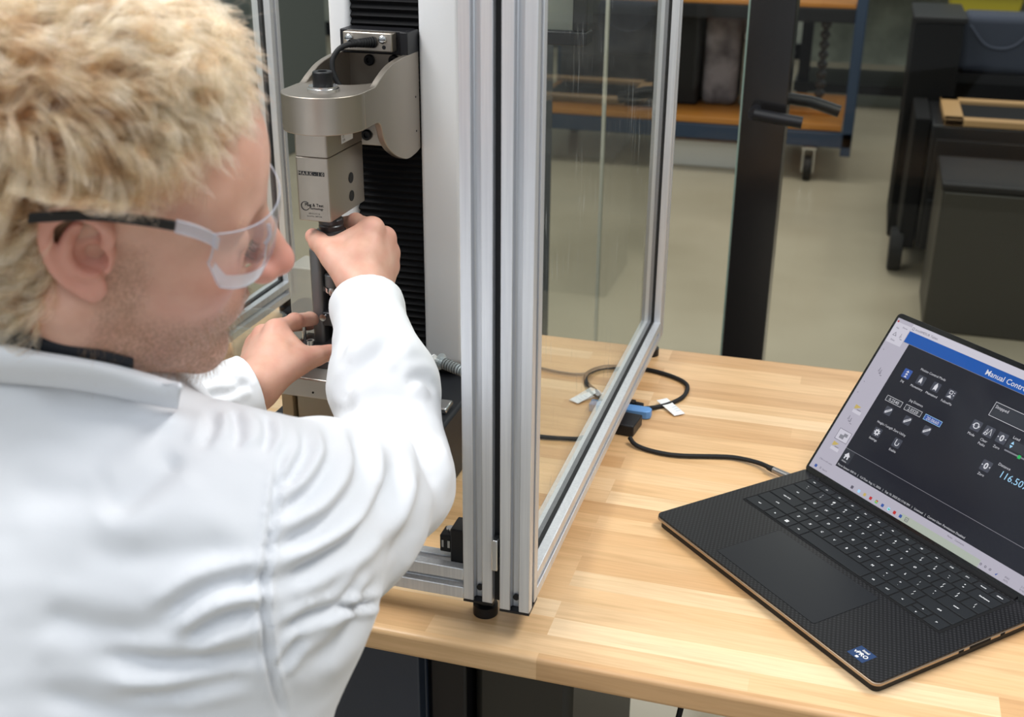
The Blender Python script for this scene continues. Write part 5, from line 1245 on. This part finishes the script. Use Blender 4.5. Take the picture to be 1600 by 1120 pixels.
# keep roots on the scalp and strands out of the ear
q = (G[:, 0]-C0)/RR
above = (G[:, 0, 2] > .040)[:, None] & (np.abs(G[..., 0]+.010) < .048) & (G[..., 1] < -.055)
zl = .0445+rng.uniform(0, .006, (M_, 1)); pushz = above & (G[..., 2] < zl); G[..., 2] = np.where(pushz, zl+(G[..., 2]-zl)*.12, G[..., 2]); G[..., 1] = np.where(pushz, G[..., 1]-.002, G[..., 1])
eo = EAR+np.array([-.002, -.004, .002]); bad = (np.linalg.norm((G-eo)/np.array([.025, .030, .038]), axis=2) < 1).any(1)
bad |= ((np.abs(G[..., 2]-.0355) < .008) & (np.abs(G[..., 0]+.010) < .046) & (G[..., 1] < -.0835)).any(1)
G = G[~bad]
Gw = G @ HM.T+HO
m = M['hair'] = bpy.data.materials.new('blond_hair'); m.use_nodes = True; m.node_tree.nodes.clear()
out = N(m, 'ShaderNodeOutputMaterial'); hb = N(m, 'ShaderNodeBsdfHairPrincipled'); hb.parametrization = 'COLOR'
hi_ = N(m, 'ShaderNodeHairInfo')
colr = ramp(m, hi_.outputs['Random'], [(0, (.48, .23, .10)), (.5, (.82, .48, .26)), (1, (.99, .76, .54))])
nh = N(m, 'ShaderNodeTexNoise'); nh.inputs['Scale'].default_value = 75; nh.inputs['Detail'].default_value = 2; L(m, coords(m), nh.inputs['Vector'])
colr = mix(m, .8, colr, ramp(m, nh.outputs[0], [(.36, (.36, .25, .18)), (.6, (1, 1, 1))]), 'MULTIPLY')
rt = ramp(m, hi_.outputs['Intercept'], [(0, (.55, .45, .38)), (.45, (1, 1, 1))])
L(m, mix(m, 1.0, colr, rt, 'MULTIPLY'), hb.inputs['Color']); hb.inputs['Roughness'].default_value = .38; hb.inputs['Radial Roughness'].default_value = .5; hb.inputs['Random Roughness'].default_value = .2
L(m, hb.outputs[0], out.inputs[0])
hair = hair_curves('hair', Gw, .00011, .00004, M['hair'], person)
# stubble on jaw, chin and lip
Zh = zones(hV, 'head'); jb = np.where(Zh[:, 1] > .18)[0]; w_ = Zh[jb, 1]; si = rng.choice(jb, 5200, p=w_/w_.sum())
r0 = hV[si]+rng.normal(0, .0012, (len(si), 3)); n0 = hN[si]; dn = np.array([-.1, 0, -1.0])+rng.normal(0, .35, (len(si), 3)); ln = rng.uniform(.003, .0065, len(si))[:, None]
st_ = np.stack([r0-n0*.0006, r0+(n0*.55+dn*.3)*ln*.6, r0+(n0*.8+dn*.7)*ln], 1) @ HM.T+HO
m = M['stubble'] = mat('reddish_stubble', (.40, .25, .15), .5)
hair_curves('beard', st_, .00007, .00003, m, person)
# eyebrows
r0 = []
for sgn in (-1, 1):
    t_ = rng.uniform(0, 1, 420); r0.append(np.stack([.0935-.017*t_**1.5, sgn*(.014+.036*t_), .0225+.004*np.sin(t_*2.6)+rng.normal(0, .0018, 420)], 1))
r0 = np.concatenate(r0); d_ = np.stack([-.3*np.ones(len(r0)), np.sign(r0[:, 1])*1.0, .15*np.ones(len(r0))], 1); ln = rng.uniform(.006, .010, len(r0))[:, None]
st_ = np.stack([r0, r0+(d_*.6+np.array([.3, 0, .2]))*ln*.6, r0+d_*ln], 1) @ HM.T+HO
hair_curves('eyebrows', st_, .00008, .00003, M['hair'], person)

# lashes along the lowered lids
r0 = []
for sgn in (-1, 1):
    t_ = rng.uniform(0, 1, 90); r0.append(np.stack([.0925-.007*t_, sgn*(.020+.023*t_), -.0045+.001*t_], 1))
r0 = np.concatenate(r0); dv = np.stack([np.full(len(r0), .8), np.sign(r0[:, 1])*.3, np.full(len(r0), -.45)], 1)+rng.normal(0, .12, (len(r0), 3)); ln = rng.uniform(.005, .008, len(r0))[:, None]
st_ = np.stack([r0, r0+dv*ln*.55, r0+dv*ln+np.array([0, 0, .001])], 1) @ HM.T+HO
hair_curves('eyelashes', st_, .00009, .00004, mat('brown_lashes', (.10, .055, .03), .6), person)
# ------------------------------------------------------------------ lift the whole layout onto the floor
for o in list(scene.objects):
    if o.parent is None and o is not cam: o.location.z += TABLE_Z
